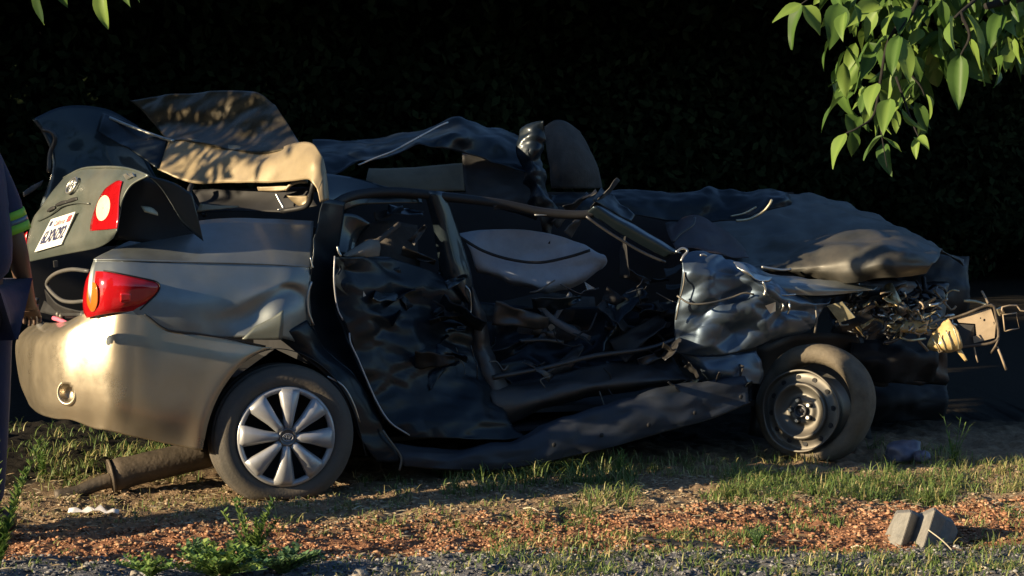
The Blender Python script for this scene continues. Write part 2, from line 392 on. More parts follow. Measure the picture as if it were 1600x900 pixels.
GR = [(560, 640, 742, 775, 26, .02, .07, .35, 10), (690, 830, 728, 772, 75, .03, .12, .25, 12), (820, 990, 722, 758, 90, .03, .14, .25, 12), (950, 1160, 715, 740, 70, .02, .08, .55, 12),
      (1130, 1500, 738, 780, 420, .02, .085, .15, 13), (1090, 1260, 755, 790, 70, .02, .06, .2, 10), (1480, 1610, 715, 770, 110, .02, .08, .5, 10), (1350, 1500, 695, 735, 45, .03, .11, .2, 9),
      (60, 310, 700, 760, 120, .03, .10, .45, 9), (0, 330, 665, 715, 55, .03, .10, .2, 10), (0, 330, 770, 815, 120, .01, .05, .75, 7), (330, 560, 762, 800, 70, .015, .05, .6, 8), (400, 900, 785, 830, 60, .015, .06, .35, 8),
      (900, 1000, 765, 800, 30, .03, .09, .3, 13), (860, 940, 800, 825, 14, .02, .05, .1, 13), (1230, 1310, 785, 825, 26, .02, .06, .05, 14), (1160, 1205, 820, 850, 12, .02, .06, .05, 16),
      (560, 900, 775, 835, 70, .015, .05, .35, 11), (760, 1200, 835, 900, 330, .015, .055, .25, 9), (1200, 1600, 850, 900, 240, .015, .06, .3, 8), (480, 780, 858, 900, 90, .01, .04, .3, 6), (0, 200, 850, 900, 30, .01, .04, .3, 6),
      (1000, 1600, 780, 850, 60, .01, .05, .5, 6), (1180, 1290, 700, 722, 30, .03, .09, .85, 11), (1500, 1600, 780, 850, 40, .02, .06, .4, 7)]
blades('grass', tufts(GR), GRASS_M, 'short green grass tufts growing along the soil beside the car', 'grass')
STRAW_M = tint_mat('straw_bits', (.20, .13, .07), (.38, .29, .16), (.60, .52, .36), .8)
def straws(n):
    V, Fc, T = [], [], []
    for k in range(n):
        x = -2.6 + 5.3 * rng.random(); y = 5.4 + 2.3 * rng.random()
        if y - .16 * x < 6.6 and rng.random() < .72: continue
        a = 6.28 * rng.random(); L = .012 + .05 * rng.random() ** 2; wd = .0012 + .0015 * rng.random(); z = gz(x, y) + .004 + .006 * rng.random()
        d = np.array([math.cos(a), math.sin(a), .3 * (rng.random() - .3)]) * L; s = np.array([-math.sin(a), math.cos(a), 0]) * wd; o = np.array([x, y, z]); b = len(V)
        V += [o - s, o + s, o + d + s, o + d - s, o + d * .5 + np.array([0, 0, wd * 1.6])]
        Fc += [(b, b + 1, b + 4), (b + 1, b + 2, b + 4), (b + 2, b + 3, b + 4), (b + 3, b, b + 4)]; T += [rng.random()] * 5
    o = tri_mesh('straw', V, Fc, T, STRAW_M); o['kind'] = 'stuff'; tag(o, 'dry straw bits strewn over the brown earth', 'straw')
straws(7000)

# ================================================================== dark orchard behind the car
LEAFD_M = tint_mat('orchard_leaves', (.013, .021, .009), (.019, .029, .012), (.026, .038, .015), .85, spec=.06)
BARK = mat('grey_bark', (.012, .010, .009), .95, vary=.35, vscale=9, bump=.8, bscale=22)
def crown_mesh(name, n, rx, rz, zc, leaf, seed, hollow=.35, zmin=.15):
    g = np.random.default_rng(seed); P = g.standard_normal((n * 2, 3)); P /= np.linalg.norm(P, axis=1, keepdims=True)
    lump = 1 + .22 * vnoise(P * 2.2 + 7, seed) + .12 * vnoise(P * 5 + 3, seed + 1)
    P *= ((hollow + (1 - hollow) * g.random((n * 2, 1)) ** .5) * lump[:, None]); P = P * (rx, rx, rz) + (0, 0, zc); P = P[P[:, 2] > zmin][:n]
    n = len(P); a = g.standard_normal((n, 3)); a /= np.linalg.norm(a, axis=1, keepdims=True); b = np.cross(a, g.standard_normal((n, 3))); b /= np.linalg.norm(b, axis=1, keepdims=True)
    L = leaf * (.6 + .7 * g.random((n, 1))); V = np.stack([P - a * L * .5, P + b * L * .28, P + a * L * .5, P - b * L * .28], 1).reshape(-1, 3)
    Fc = np.arange(4 * n).reshape(-1, 4); me = bpy.data.meshes.new(name); me.vertices.add(4 * n); me.vertices.foreach_set('co', V.ravel())
    me.loops.add(4 * n); me.loops.foreach_set('vertex_index', Fc.ravel().astype(np.int32)); me.polygons.add(n); me.polygons.foreach_set('loop_start', np.arange(0, 4 * n, 4, dtype=np.int32)); me.update(calc_edges=True)
    at = me.attributes.new('tint', 'FLOAT', 'POINT'); at.data.foreach_set('value', np.repeat(g.random(n), 4).astype(np.float32)); return me
def trunk_mesh(name, h, r):
    V, Fc = [], []
    def add(P, r0, r1):
        v, f = tube_vf(catmull(P, 4), r0, 10, r1, len(V)); V.extend(v); Fc.extend(f)
    add([(0, 0, -.1), (.03, .02, .5 * h), (0, .05, h)], r, r * .7)
    for k in range(5):
        a = k * 1.257 + .4; add([(0, .05, h - .05), (.5 * math.cos(a), .5 * math.sin(a), h + .5), (1.0 * math.cos(a), 1.0 * math.sin(a), h + 1.5)], r * .5, r * .15)
    me = bpy.data.meshes.new(name); me.from_pydata([tuple(x) for x in V], [], Fc); me.materials.append(BARK); me.update(); return me
ORCH_C = [crown_mesh('crown', 16000, 1.9, 2.6, 2.5, .16, 73, zmin=.05), crown_mesh('crown', 16000, 2.0, 2.5, 2.4, .15, 74, zmin=.03), crown_mesh('added_canopy', 20000, 5.4, 1.6, 4.6, .18, 57, hollow=.2, zmin=2.95)]
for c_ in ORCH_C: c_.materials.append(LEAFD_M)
ORCH_T = trunk_mesh('trunk', 2.4, .10)
def orchard():
    for row, off in enumerate((4.5, 7.0, 9.6, 13.2, 15.8)):
        for i in range(-5, 8):
            low = i * 2.5 + row * 1.1 < -4.0            # unseen low trees on the left, added to block the low sun
            if not low and row < 3: continue             # a clearing behind the car
            p = RW + U * (i * 2.5 - .6 + row * 1.1) - N * off
            t = empty('orchard_tree', (p.x, p.y, 0), i * 1.3 + row)
            word = ('first', 'second', 'third', 'near', 'back')[row]
            if low: tag(t, 'unseen low tree added to block the sun at the end of the %s row' % word, 'tree', 'added sun-blocking trees of the %s row' % word)
            else: tag(t, 'dark bushy orchard tree leafy to the ground in the %s row behind the car' % word, 'tree', 'bushy trees of the %s row' % word)
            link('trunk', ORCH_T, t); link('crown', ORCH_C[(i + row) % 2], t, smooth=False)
            if not low and row == 3: link('added_canopy', ORCH_C[2], t, smooth=False)  # wide canopy above the view, added to cut skylight under the trees
    # unseen tree row behind the camera, added to cut the low skylight
    for i in range(9):
        t = empty('orchard_tree', (-13 + 3.4 * i, -8.0 + .5 * (i % 2), 0), i * 2.1); tag(t, 'unseen leafy tree added behind the camera to cut skylight', 'tree', 'added trees behind the camera')
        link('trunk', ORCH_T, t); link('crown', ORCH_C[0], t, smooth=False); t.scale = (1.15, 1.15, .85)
    # added bank behind the trees, blocks sky gaps to keep the background dark
    V = []; pr = [(19.4, -1), (19.8, 4), (21, 9), (27, 11), (60, 11), (60, -1)]
    for tt in (-60, 70):
        for (o_, z) in pr: q = RW + U * tt - N * o_; V.append((q.x, q.y, z))
    k = len(pr); added_bank = raw('added_bank', V, [(i, (i + 1) % k, k + (i + 1) % k, k + i) for i in range(k)] + [tuple(range(k)), tuple(range(k, 2 * k))[::-1]], mat('added_bank_dark', (.018, .018, .012), .95, vary=.4, vscale=1.5, spec=.1), None, False); added_bank['kind'] = 'structure'
orchard()

# ================================================================== the tree whose boughs hang in at the top right
LEAF_M = tint_mat('walnut_leaves', (.030, .070, .014), (.075, .14, .028), (.16, .24, .05), .5, .2, spec=.25)
def leaf_mesh(seed, wide=.36, fold=.35, droop=.35):
    g = random.Random(seed); V, Fc, k = [], [], 9
    for i in range(k):
        t = i / (k - 1); wd = wide * (math.sin(math.pi * t ** .8) ** .85) * .5 + .004; wd *= (1 - .35 * t) * 1.25
        x = t; z = -droop * t * t * .6; wv = .03 * math.sin(t * 7 + seed)
        V += [(x, -wd, z + fold * wd + wv), (x, -wd * .5, z + fold * wd * .45), (x, 0, z), (x, wd * .5, z + fold * wd * .45), (x, wd, z + fold * wd - wv)]
    for i in range(k - 1):
        for j in range(4): a = i * 5 + j; Fc.append((a, a + 1, a + 6, a + 5))
    me = bpy.data.meshes.new('leaf'); me.from_pydata(V, [], Fc); me.materials.append(LEAF_M); me.polygons.foreach_set('use_smooth', [True] * len(Fc)); me.update()
    at = me.attributes.new('tint', 'FLOAT', 'POINT'); b = g.random()
    at.data.foreach_set('value', np.array([min(1, max(0, b + (.25 if j == 2 else 0))) for i in range(k) for j in range(5)], np.float32)); return me
LEAVES = [leaf_mesh(s, .36 + .05 * (s % 4), .25 + .2 * (s % 3), .15 + .15 * (s % 4)) for s in range(9)]
def put_leaf(parent, base, tip, roll, mesh):
    """a leaf from base to tip (world), turned by roll about its midrib"""
    d = tip - base; L = d.length; x = d.normalized(); up = Vector((0, 0, 1)) if abs(x.z) < .95 else Vector((0, -1, 0))
    face = Vector((-.25, -.75, .6)); y = face.cross(x)
    if y.length < .1: y = up.cross(x)
    y.normalize(); z = x.cross(y); M = Matrix((x, y, z)).transposed() @ Matrix.Rotation(roll, 3, 'X')
    o = bpy.data.objects.new('leaf', mesh); COL.objects.link(o); o.parent = parent
    o.matrix_local = Matrix.Translation(base - parent.location) @ M.to_4x4() @ Matrix.Diagonal((L, L, L, 1)); return o
def bough_tree(name, label, loc, r, twigs, leaves, height=3.2, reach=None):
    t = empty(name, loc); tag(t, label, 'tree'); o3 = Vector(loc); V, Fc = [], []
    top = Vector((.05, .1, height))
    v, f = tube_vf(catmull([(0, 0, -.1), (.04, .0, height * .5), tuple(top)], 6), r, 12, r * .65, 0); V += v; Fc += f
    raw('trunk', V, Fc, BARK, t)
    for tw in twigs:
        P = [Vector(p) - o3 for p in tw[1]]; vv, ff = tube_vf(catmull([tuple(p) for p in P], 5), tw[0], 7, tw[0] * .35, 0); raw('bough' if tw[0] > .012 else 'twig', vv, ff, BARK, t)
    for (b, tip, roll, k) in leaves: put_leaf(t, b, tip, roll, LEAVES[k % len(LEAVES)])
    return t
DL = 5.9
named = [(1252, 6, 1206, 31, .1), (1253, 8, 1227, 74, .9), (1255, 9, 1287, 52, -.7), (1310, 5, 1303, 66, .3), (1305, 0, 1322, 28, .2), (1335, 8, 1346, 34, -.4), (1370, 18, 1345, 62, .3), (1402, 55, 1349, 84, .2), (1405, 56, 1391, 116, 1.0), (1407, 56, 1424, 128, -1.2), (1398, 45, 1408, 40, 0),
         (1395, 85, 1402, 117, .2), (1430, 88, 1440, 124, -.4), (1365, 80, 1346, 122, .5), (1490, 25, 1482, 82, .6), (1508, 20, 1556, 90, -.2), (1480, 80, 1472, 148, .9), (1500, 85, 1496, 171, .1), (1512, 60, 1546, 132, -1.1), (1430, 130, 1399, 165, .2), (1447, 148, 1462, 184, -.5),
         (1318, 150, 1269, 190, .4), (1355, 140, 1343, 180, .8), (1390, 155, 1378, 205, .3), (1322, 208, 1291, 254, .1), (1330, 206, 1337, 246, .3), (1378, 212, 1346, 248, .2), (1379, 214, 1410, 234, -.3), (1380, 224, 1387, 272, .5), (1436, 216, 1427, 244, .1), (1345, 182, 1335, 205, .1), (1352, 190, 1358, 208, 0),
         (1320, 20, 1312, 60, 1.1), (1395, 20, 1372, 52, .6), (1440, 10, 1420, 45, .2), (1470, 0, 1478, 48, .3), (1585, 60, 1592, 100, .4), (1565, 20, 1545, 70, .8), (1430, 215, 1452, 226, -.8), (1300, 60, 1272, 102, 1.3), (1320, 80, 1300, 128, 1.4), (1410, 170, 1440, 210, 1.3), (1370, 130, 1350, 170, 1.2)]
lv = []
for k, (x0, y0, x1, y1, roll) in enumerate(named):
    d0 = DL + .18 * math.sin(k * 2.1) ; lv.append((AT(x0, y0, d0), AT(x1, y1, d0 - .03 + .05 * math.sin(k * 1.3)), roll + .7 * math.sin(k * 3.7), k))
rl = random.Random(4)
for k in range(290):
    x0 = 1290 + 330 * rl.random() ** .8; y0 = -70 + 165 * rl.random(); 
    if y0 > 20 + (x0 - 1290) * .55 or y0 > 105: continue
    d0 = DL + .1 + .5 * rl.random(); L = 26 + 32 * rl.random(); a = R_(90) + rl.gauss(0, .55)
    lv.append((AT(x0, y0, d0), AT(x0 + L * math.cos(a), y0 + L * math.sin(a), d0 + .06 * rl.gauss(0, 1)), rl.gauss(0, 1.2), k))
for k in range(60):                                  # deeper shaded leaves filling the hanging spray
    x0 = 1310 + 140 * rl.random(); y0 = 60 + 120 * rl.random(); d0 = DL + .15 + .4 * rl.random(); L = 36 + 25 * rl.random(); a = R_(90) + rl.gauss(0, .5)
    lv.append((AT(x0, y0, d0), AT(x0 + L * math.cos(a), y0 + L * math.sin(a), d0), rl.gauss(0, 1.5), k))
def tw(r, pts, d=DL): return (r, [tuple(AT(x, y, d + dd)) for (x, y, dd) in pts])
T1 = Vector((3.0, 6.6, 0)); lb = Vector((3.05, 6.7, 3.1))
twigs = [(.035, [tuple(lb), tuple(AT(1750, -260, 6.2)), tuple(AT(1600, -120, 6.1)), tuple(AT(1450, -60, 6.0))]), (.035, [tuple(lb), tuple(AT(1800, -100, 6.2)), tuple(AT(1640, -20, 6.1)), tuple(AT(1540, 10, 6.0))]),
         tw(.010, [(1600, -120, .2), (1540, -20, .1), (1500, 20, 0), (1490, 28, 0)]), tw(.008, [(1500, 20, 0), (1515, 55, 0), (1500, 88, 0)]), tw(.010, [(1450, -60, .1), (1430, 10, .05), (1405, 50, 0), (1398, 60, 0)]), tw(.006, [(1398, 60, 0), (1400, 90, .05), (1435, 130, .05), (1445, 150, .05)]),
         tw(.007, [(1430, 10, .05), (1390, 60, .1), (1375, 130, .1), (1365, 180, .05), (1340, 200, 0), (1322, 208, 0)]), tw(.004, [(1370, 165, .08), (1376, 200, 0), (1380, 226, 0), (1386, 262, 0)]), tw(.006, [(1450, -60, .1), (1330, -10, 0), (1275, -6, 0), (1252, 6, 0)]), tw(.005, [(1400, 120, .1), (1425, 190, .05), (1436, 216, 0)])]
bough_tree('walnut_tree', 'tree with lit pointed leaves hanging into view above the bonnet', tuple(T1), .13, twigs, lv)
# small green fruits in the spray
# ------- the tree out of frame on the left: a few leaf tips show at the top edge, the rest dapples the wreck
T2 = Vector((-5.6, 8.3, 0)); lb2 = Vector((-5.55, 8.4, 3.1)); tips = [(160, -14, 160, 43, .1), (88, -40, 93, 10, .3), (185, -40, 201, 11, .4), (207, -45, 211, 3, .5), (60, -30, 52, 38, 1.4), (140, -60, 128, -10, .3), (120, -60, 108, -4, .8)]
lv2 = [(AT(a, b, 6.6), AT(c, e, 6.58), r_, k + 2) for k, (a, b, c, e, r_) in enumerate(tips)]
twigs2 = [(.03, [tuple(lb2), (-4.2, 7.6, 2.95), (-2.6, 6.9, 2.55), tuple(AT(160, -70, 6.6))]), (.006, [tuple(AT(160, -70, 6.6)), tuple(AT(160, -30, 6.6)), tuple(AT(160, -14, 6.6))]), (.005, [tuple(AT(160, -70, 6.6)), tuple(AT(195, -60, 6.6)), tuple(AT(200, -40, 6.6))]), (.005, [tuple(AT(160, -70, 6.6)), tuple(AT(110, -60, 6.6)), tuple(AT(88, -40, 6.6))])]
t2 = bough_tree('roadside_tree', 'tree with a single lit leaf tip hanging above the folded roof', tuple(T2), .15, twigs2, lv2)
def shade_crown():
    """foliage that lies on the sun's path to the car's folded roof"""
    g = np.random.default_rng(77); P = []
    to_sun = np.array(TO_SUN) / math.cos(SUN_EL); n = 8500
    while len(P) < n:
        d = -2.7 + 2.45 * g.random(); z = .6 + 1.9 * g.random()        # where the ray would cross the car's rear axle plane
        k = min(1, max(0, (d + .75) / .4)); edge = 1.31 + .22 * k + .05 * math.sin(d * 17) + .04 * math.sin(d * 41 + 1)
        edge -= .10 * min(1, max(0, (-.85 - d) / .25))
        if d < -1.45: edge -= .55 * min(1, (-1.45 - d) / .15)
        if z < edge: continue
        if z < edge + .55 and g.random() > .12 + .36 * (z - edge) / .55: continue
        if d > -.5 and (z > edge + .30 or g.random() < .5): continue
        p = np.array(RW + N * d) + (0, 0, z); P.append(p + to_sun * (3.1 + 1.3 * g.random()) - np.array(T2))
    P = np.array(P); a = g.standard_normal((n, 3)) + (0, 0, -1.2); a /= np.linalg.norm(a, axis=1, keepdims=True); b = np.cross(a, g.standard_normal((n, 3))); b /= np.linalg.norm(b, axis=1, keepdims=True)
    L = .13 * (.6 + .7 * g.random((n, 1))); V = np.stack([P - a * L * .5, P + b * L * .2, P + a * L * .5, P - b * L * .2], 1).reshape(-1, 3)
    me = bpy.data.meshes.new('crown'); me.from_pydata([tuple(x) for x in V], [], np.arange(4 * n).reshape(-1, 4).tolist()); me.materials.append(LEAF_M)
    at = me.attributes.new('tint', 'FLOAT', 'POINT'); at.data.foreach_set('value', np.repeat(g.random(n), 4).astype(np.float32)); link('crown', me, t2, smooth=False)
    c2 = crown_mesh('crown', 9000, 1.7, 1.6, 4.2, .16, 66, zmin=2.75); c2.materials.append(LEAF_M); link('crown', c2, t2, smooth=False)
shade_crown()

# ================================================================== the wrecked car
CAR = empty('wrecked_car', tuple(RW), YAW)
tag(CAR, 'crushed dark green saloon car with champagne rear bumper, standing on the soil', 'car')
L3 = lambda s, d, z: (s, -d, z)

# ---- rear bumper: side columns read off the photo, rear face from the car's own width
def bumper():
    cols = [[(425, 543, -.02), (386, 562, .0), (351, 602, .005), (328, 650, .0), (316, 703, -.01)],
            [(408, 541, -.005), (372, 562, .012), (340, 602, .016), (318, 650, .012), (305, 702, -.005)],
            [(330, 525, .0), (318, 560, .012), (304, 605, .016), (294, 650, .01), (280, 697, -.02)],
            [(263, 517, .0), (256, 560, .012), (250, 605, .016), (246, 650, .01), (240, 689, -.03)],
            [(219, 485, .0), (214, 540, .012), (212, 592, .014), (210, 640, .006), (203, 681, -.04)],
            [(182, 489, -.015), (180, 540, .0), (178, 592, .0), (176, 636, -.01), (166, 672, -.07)]]
    cols = [[tuple(PL(*p)) for p in c] for c in cols]
    for (s, d, top) in ((-.80, -.085, .805), (-.895, -.19, .785), (-.955, -.34, .755), (-.99, -.60, .73), (-1.0, -.88, .715), (-.99, -1.16, .70), (-.955, -1.42, .69), (-.895, -1.58, .68), (-.78, -1.69, .68), (-.5, -1.72, .70)):
        k = min(1, max(0, (-.8 - s) / .15)); k2 = .3 + .7 * k
        cols.append([L3(s + .09 * k, d - .05 * (1 - k), top), L3(s + .01, d, top - .07), L3(s - .012, d + .004, .56), L3(s + .004 * k2, d, .42), L3(s + .04 * k2, d - .05 * (1 - k), .318 if d > -.1 else .348 if d > -.25 else .352 - .03 * min(1, max(0, (-d - .1) / .6)))])
    rows = [[c[i] for c in cols] for i in range(5)]
    o = sheet('rear_bumper', rows, GOLD, CAR, res=14, local=True, crumple=.0018, cs=3, ridged=False); o['label'] = 'champagne painted rear bumper'
    return o
BUMP = bumper()
# round reflector recess near the corner, set into the bumper
def recess():
    c = Vector(L3(-.886, -.176, PL(103, 614, -.17).z)); ax = Vector((-.74, -.66, .05)).normalized()
    bm = bmesh.new(); bm.from_mesh(BUMP.data); bmesh.ops.delete(bm, geom=[x for x in bm.faces if (x.calc_center_median() - c).length < .040], context='FACES'); bm.to_mesh(BUMP.data); bm.free()
    v, f = lathe([(.056, .0), (.050, .008), (.044, .008), (.040, .0), (.036, -.018), (.026, -.030), (.0, -.034)], 32)
    o = raw('reflector_recess', v, f, GOLD, BUMP); q = ax.to_track_quat('Z', 'Y').to_matrix().to_4x4()
    o.matrix_local = Matrix.Translation(c + ax * .004) @ q; return o
recess()
tube('panel_seam', [(226, 491, .004), (236, 498, .007), (250, 509, .008), (268, 517, .008), (300, 521, .009), (350, 528, .007), (415, 541, .004)], .0035, BLACK, CAR)

# ---- quarter panel with its folded shoulder
sheet('quarter_panel', [
    [(200, 378, -.45), (240, 364, -.45), (280, 352, -.45), (320, 344, -.42), (370, 341, -.40), (420, 342, -.38), (455, 344, -.35), (490, 346, -.30)],
    [(152, 402, -.15), (195, 401, -.10), (240, 402, -.09), (300, 403, -.08), (360, 404, -.075), (420, 406, -.075), (455, 408, -.08), (487, 410, -.09)],
    [(146, 409, -.12), (193, 410, -.062), (240, 411, -.056), (300, 412, -.052), (360, 413, -.052), (420, 415, -.050), (455, 417, -.052), (486, 420, -.07)],
    [(140, 430, -.09), (193, 434, -.034), (245, 440, -.026), (300, 442, -.026), (360, 442, -.026), (420, 443, -.026), (455, 440, -.028), (485, 446, -.055)],
    [(138, 460, -.07), (193, 462, -.006), (245, 466, -.002), (300, 470, .0), (350, 478, -.008), (418, 456, -.01), (455, 455, -.045), (484, 470, -.06)],
    [(145, 484, -.07), (200, 484, -.006), (240, 492, .002), (300, 500, .004), (335, 502, -.008), (395, 494, -.018), (442, 486, .018), (486, 498, -.085)],
    [(150, 498, -.08), (205, 496, -.012), (258, 515, -.002), (310, 522, -.002), (350, 528, -.012), (392, 526, .01), (438, 528, .02), (480, 540, -.09)]],
    PAINT, CAR, res=8, crumple=.003, cs=4, ridged=False)
sheet('quarter_crease_facet', [[(398, 510, .012), (424, 497, .030), (443, 484, .046)], [(386, 522, .016), (416, 515, .034), (443, 508, .052)], [(378, 530, .010), (410, 531, .026), (441, 531, .044)]], LID, CAR, res=4, crumple=.003)  # separate folded facet, added to catch light as the pale dent triangle
sheet('wheel_arch_panel', [
    [(436, 530, -.01), (470, 556, -.05), (512, 590, -.05), (545, 640, -.05), (566, 690, -.06), (590, 722, -.07)],
    [(455, 515, .0), (490, 545, -.05), (530, 585, -.06), (560, 635, -.07), (585, 685, -.07), (612, 722, -.07)],
    [(480, 500, -.06), (505, 540, -.10), (548, 580, -.09), (580, 632, -.10), (606, 680, -.08), (628, 720, -.07)]], PAINTC, CAR, res=8, crumple=.018, cs=7, seed=3)
tube('arch_edge_glint', [(512, 588, -.04), (536, 603, -.035), (552, 630, -.035), (562, 660, -.045)], .004, BRIGHT, CAR)  # bright tube stands in for the highlight along the arch
sheet('wheel_liner', [[(x, y, -.03) for (x, y) in ((314, 706), (327, 650), (350, 602), (386, 562), (430, 545), (478, 556), (520, 588), (552, 640), (572, 712))],
                      [(x, y, -.5) for (x, y) in ((314, 706), (327, 650), (350, 602), (386, 562), (430, 545), (478, 556), (520, 588), (552, 640), (572, 712))]], BLACK, CAR, res=6)
plate('wheel_well_wall', [(315, 706, -.5), (340, 610, -.5), (430, 545, -.5), (520, 588, -.5), (575, 712, -.5)], BLACK, CAR)

# ---- wheels
def tyre_profile(R, rin, wd):
    return [(rin, wd * .42), (rin + .012, wd * .48), (rin + .035, wd * .53), (rin + .06, wd * .54), (R - .035, wd * .50), (R - .016, wd * .45), (R - .006, wd * .40), (R - .006, wd * .30), (R - .013, wd * .29), (R - .013, wd * .27), (R, wd * .25), (R, wd * .05), (R - .01, wd * .04), (R - .01, -wd * .04), (R, -wd * .05), (R, -wd * .3), (R - .02, -wd * .46), (rin + .03, -wd * .5), (rin, -wd * .4)]
def wheel_frame(name, centre, axis):
    e = empty(name); e.parent = CAR; q = axis.normalized().to_track_quat('Z', 'Y').to_matrix()
    # local X to the right, local Y up
    z = axis.normalized(); x = Vector((0, 0, 1)).cross(z).normalized(); y = z.cross(x); M = Matrix((x, y, z)).transposed().to_4x4()
    e.matrix_local = Matrix.Translation(centre) @ M; return e
def emblem(name, parent, r, m, z=0):
    V, Fc = [], []
    def ell(cx, cy, a, b, tr):
        P = [(cx + a * math.cos(t), cy + b * math.sin(t), z) for t in np.linspace(0, 2 * math.pi, 33)]
        v, f = tube_vf(P, tr, 6, None, len(V)); V.extend(v); Fc.extend(f)
    ell(0, 0, r, r * .68, r * .1); ell(0, r * .2, r * .62, r * .28, r * .08); ell(0, -.05 * r, r * .26, r * .56, r * .08)
    return raw(name, V, Fc, m, parent)
RC = PL(444, 681, -.035)
W1 = wheel_frame('rear_wheel', RC, Vector((0, -1, .03)))
def squash(v, zc, floor=.004):
    out = []
    for (x, y, z) in v:
        h = zc + y
        if h < floor + .03: z = z + (1 if z > 0 else -1) * (.03 + floor - h) * .35 * (abs(z) > .05); y = max(h, floor) - zc if h > floor else floor - zc
        out.append((x, y, z))
    return out
v, f = lathe(tyre_profile(.312, .208, .195), 72, True); raw('tyre', squash([(x, y, z - .06) for x, y, z in v], RC.z, -.012), f, RUB, W1)
v, f = lathe([(.0, -.045), (.19, -.045), (.20, -.03), (.212, .03), (.21, .038)], 48); raw('steel_rim', v, f, mat('black_rim', (.015, .015, .016), .6, .3), W1)
def cover():
    r = .214; o = raw('cover_ring', *lathe([(r, .028), (r + .004, .036), (r - .002, .046), (r - .012, .047), (r - .022, .040), (r - .024, .030)], 72), SILVER, W1)
    sec = [(.030, .013, .050), (.06, .016, .060), (.10, .022, .062), (.15, .034, .058), (.185, .042, .050), (.205, .046, .042)]
    V, Fc = [], []
    for (rr, hw, z) in sec: V += [(rr, -hw, z - .012), (rr, -hw * .92, z), (rr, -hw * .2, z + .006), (rr, hw * .55, z + .002), (rr, hw, z - .010)]
    for i in range(len(sec) - 1):
        for j in range(4): a = i * 5 + j; Fc.append((a, a + 1, a + 6, a + 5))
    me = bpy.data.meshes.new('spoke'); me.from_pydata(V, [], Fc); me.materials.append(SILVER); me.polygons.foreach_set('use_smooth', [True] * len(Fc)); me.update()
    for k in range(8):
        s = bpy.data.objects.new('spoke', me); COL.objects.link(s); s.parent = W1; s.rotation_euler = (0, 0, R_(90 - 4 + k * 45))
        md = s.modifiers.new('thickness', 'SOLIDIFY'); md.thickness = .006
    hv, hf = lathe([(.0, .062), (.026, .061), (.031, .064), (.036, .066), (.040, .062), (.042, .05)], 36); raw('hub_cap', hv, hf, mat('hub_grey', (.12, .12, .125), .4, .5, .4), W1)
    emblem('wheel_emblem', W1, .023, SILVER, .064)
    for k in range(5):
        a = R_(72 * k + 30); v_, f_ = lathe([(.0, .012), (.009, .012), (.011, .0), (.011, -.03)], 6); n = raw('lug_nut', [(x + .062 * math.cos(a), y + .062 * math.sin(a), z) for x, y, z in v_], f_, STEEL, W1, False)
cover()

FCN = PL(1256, 641, -.10)
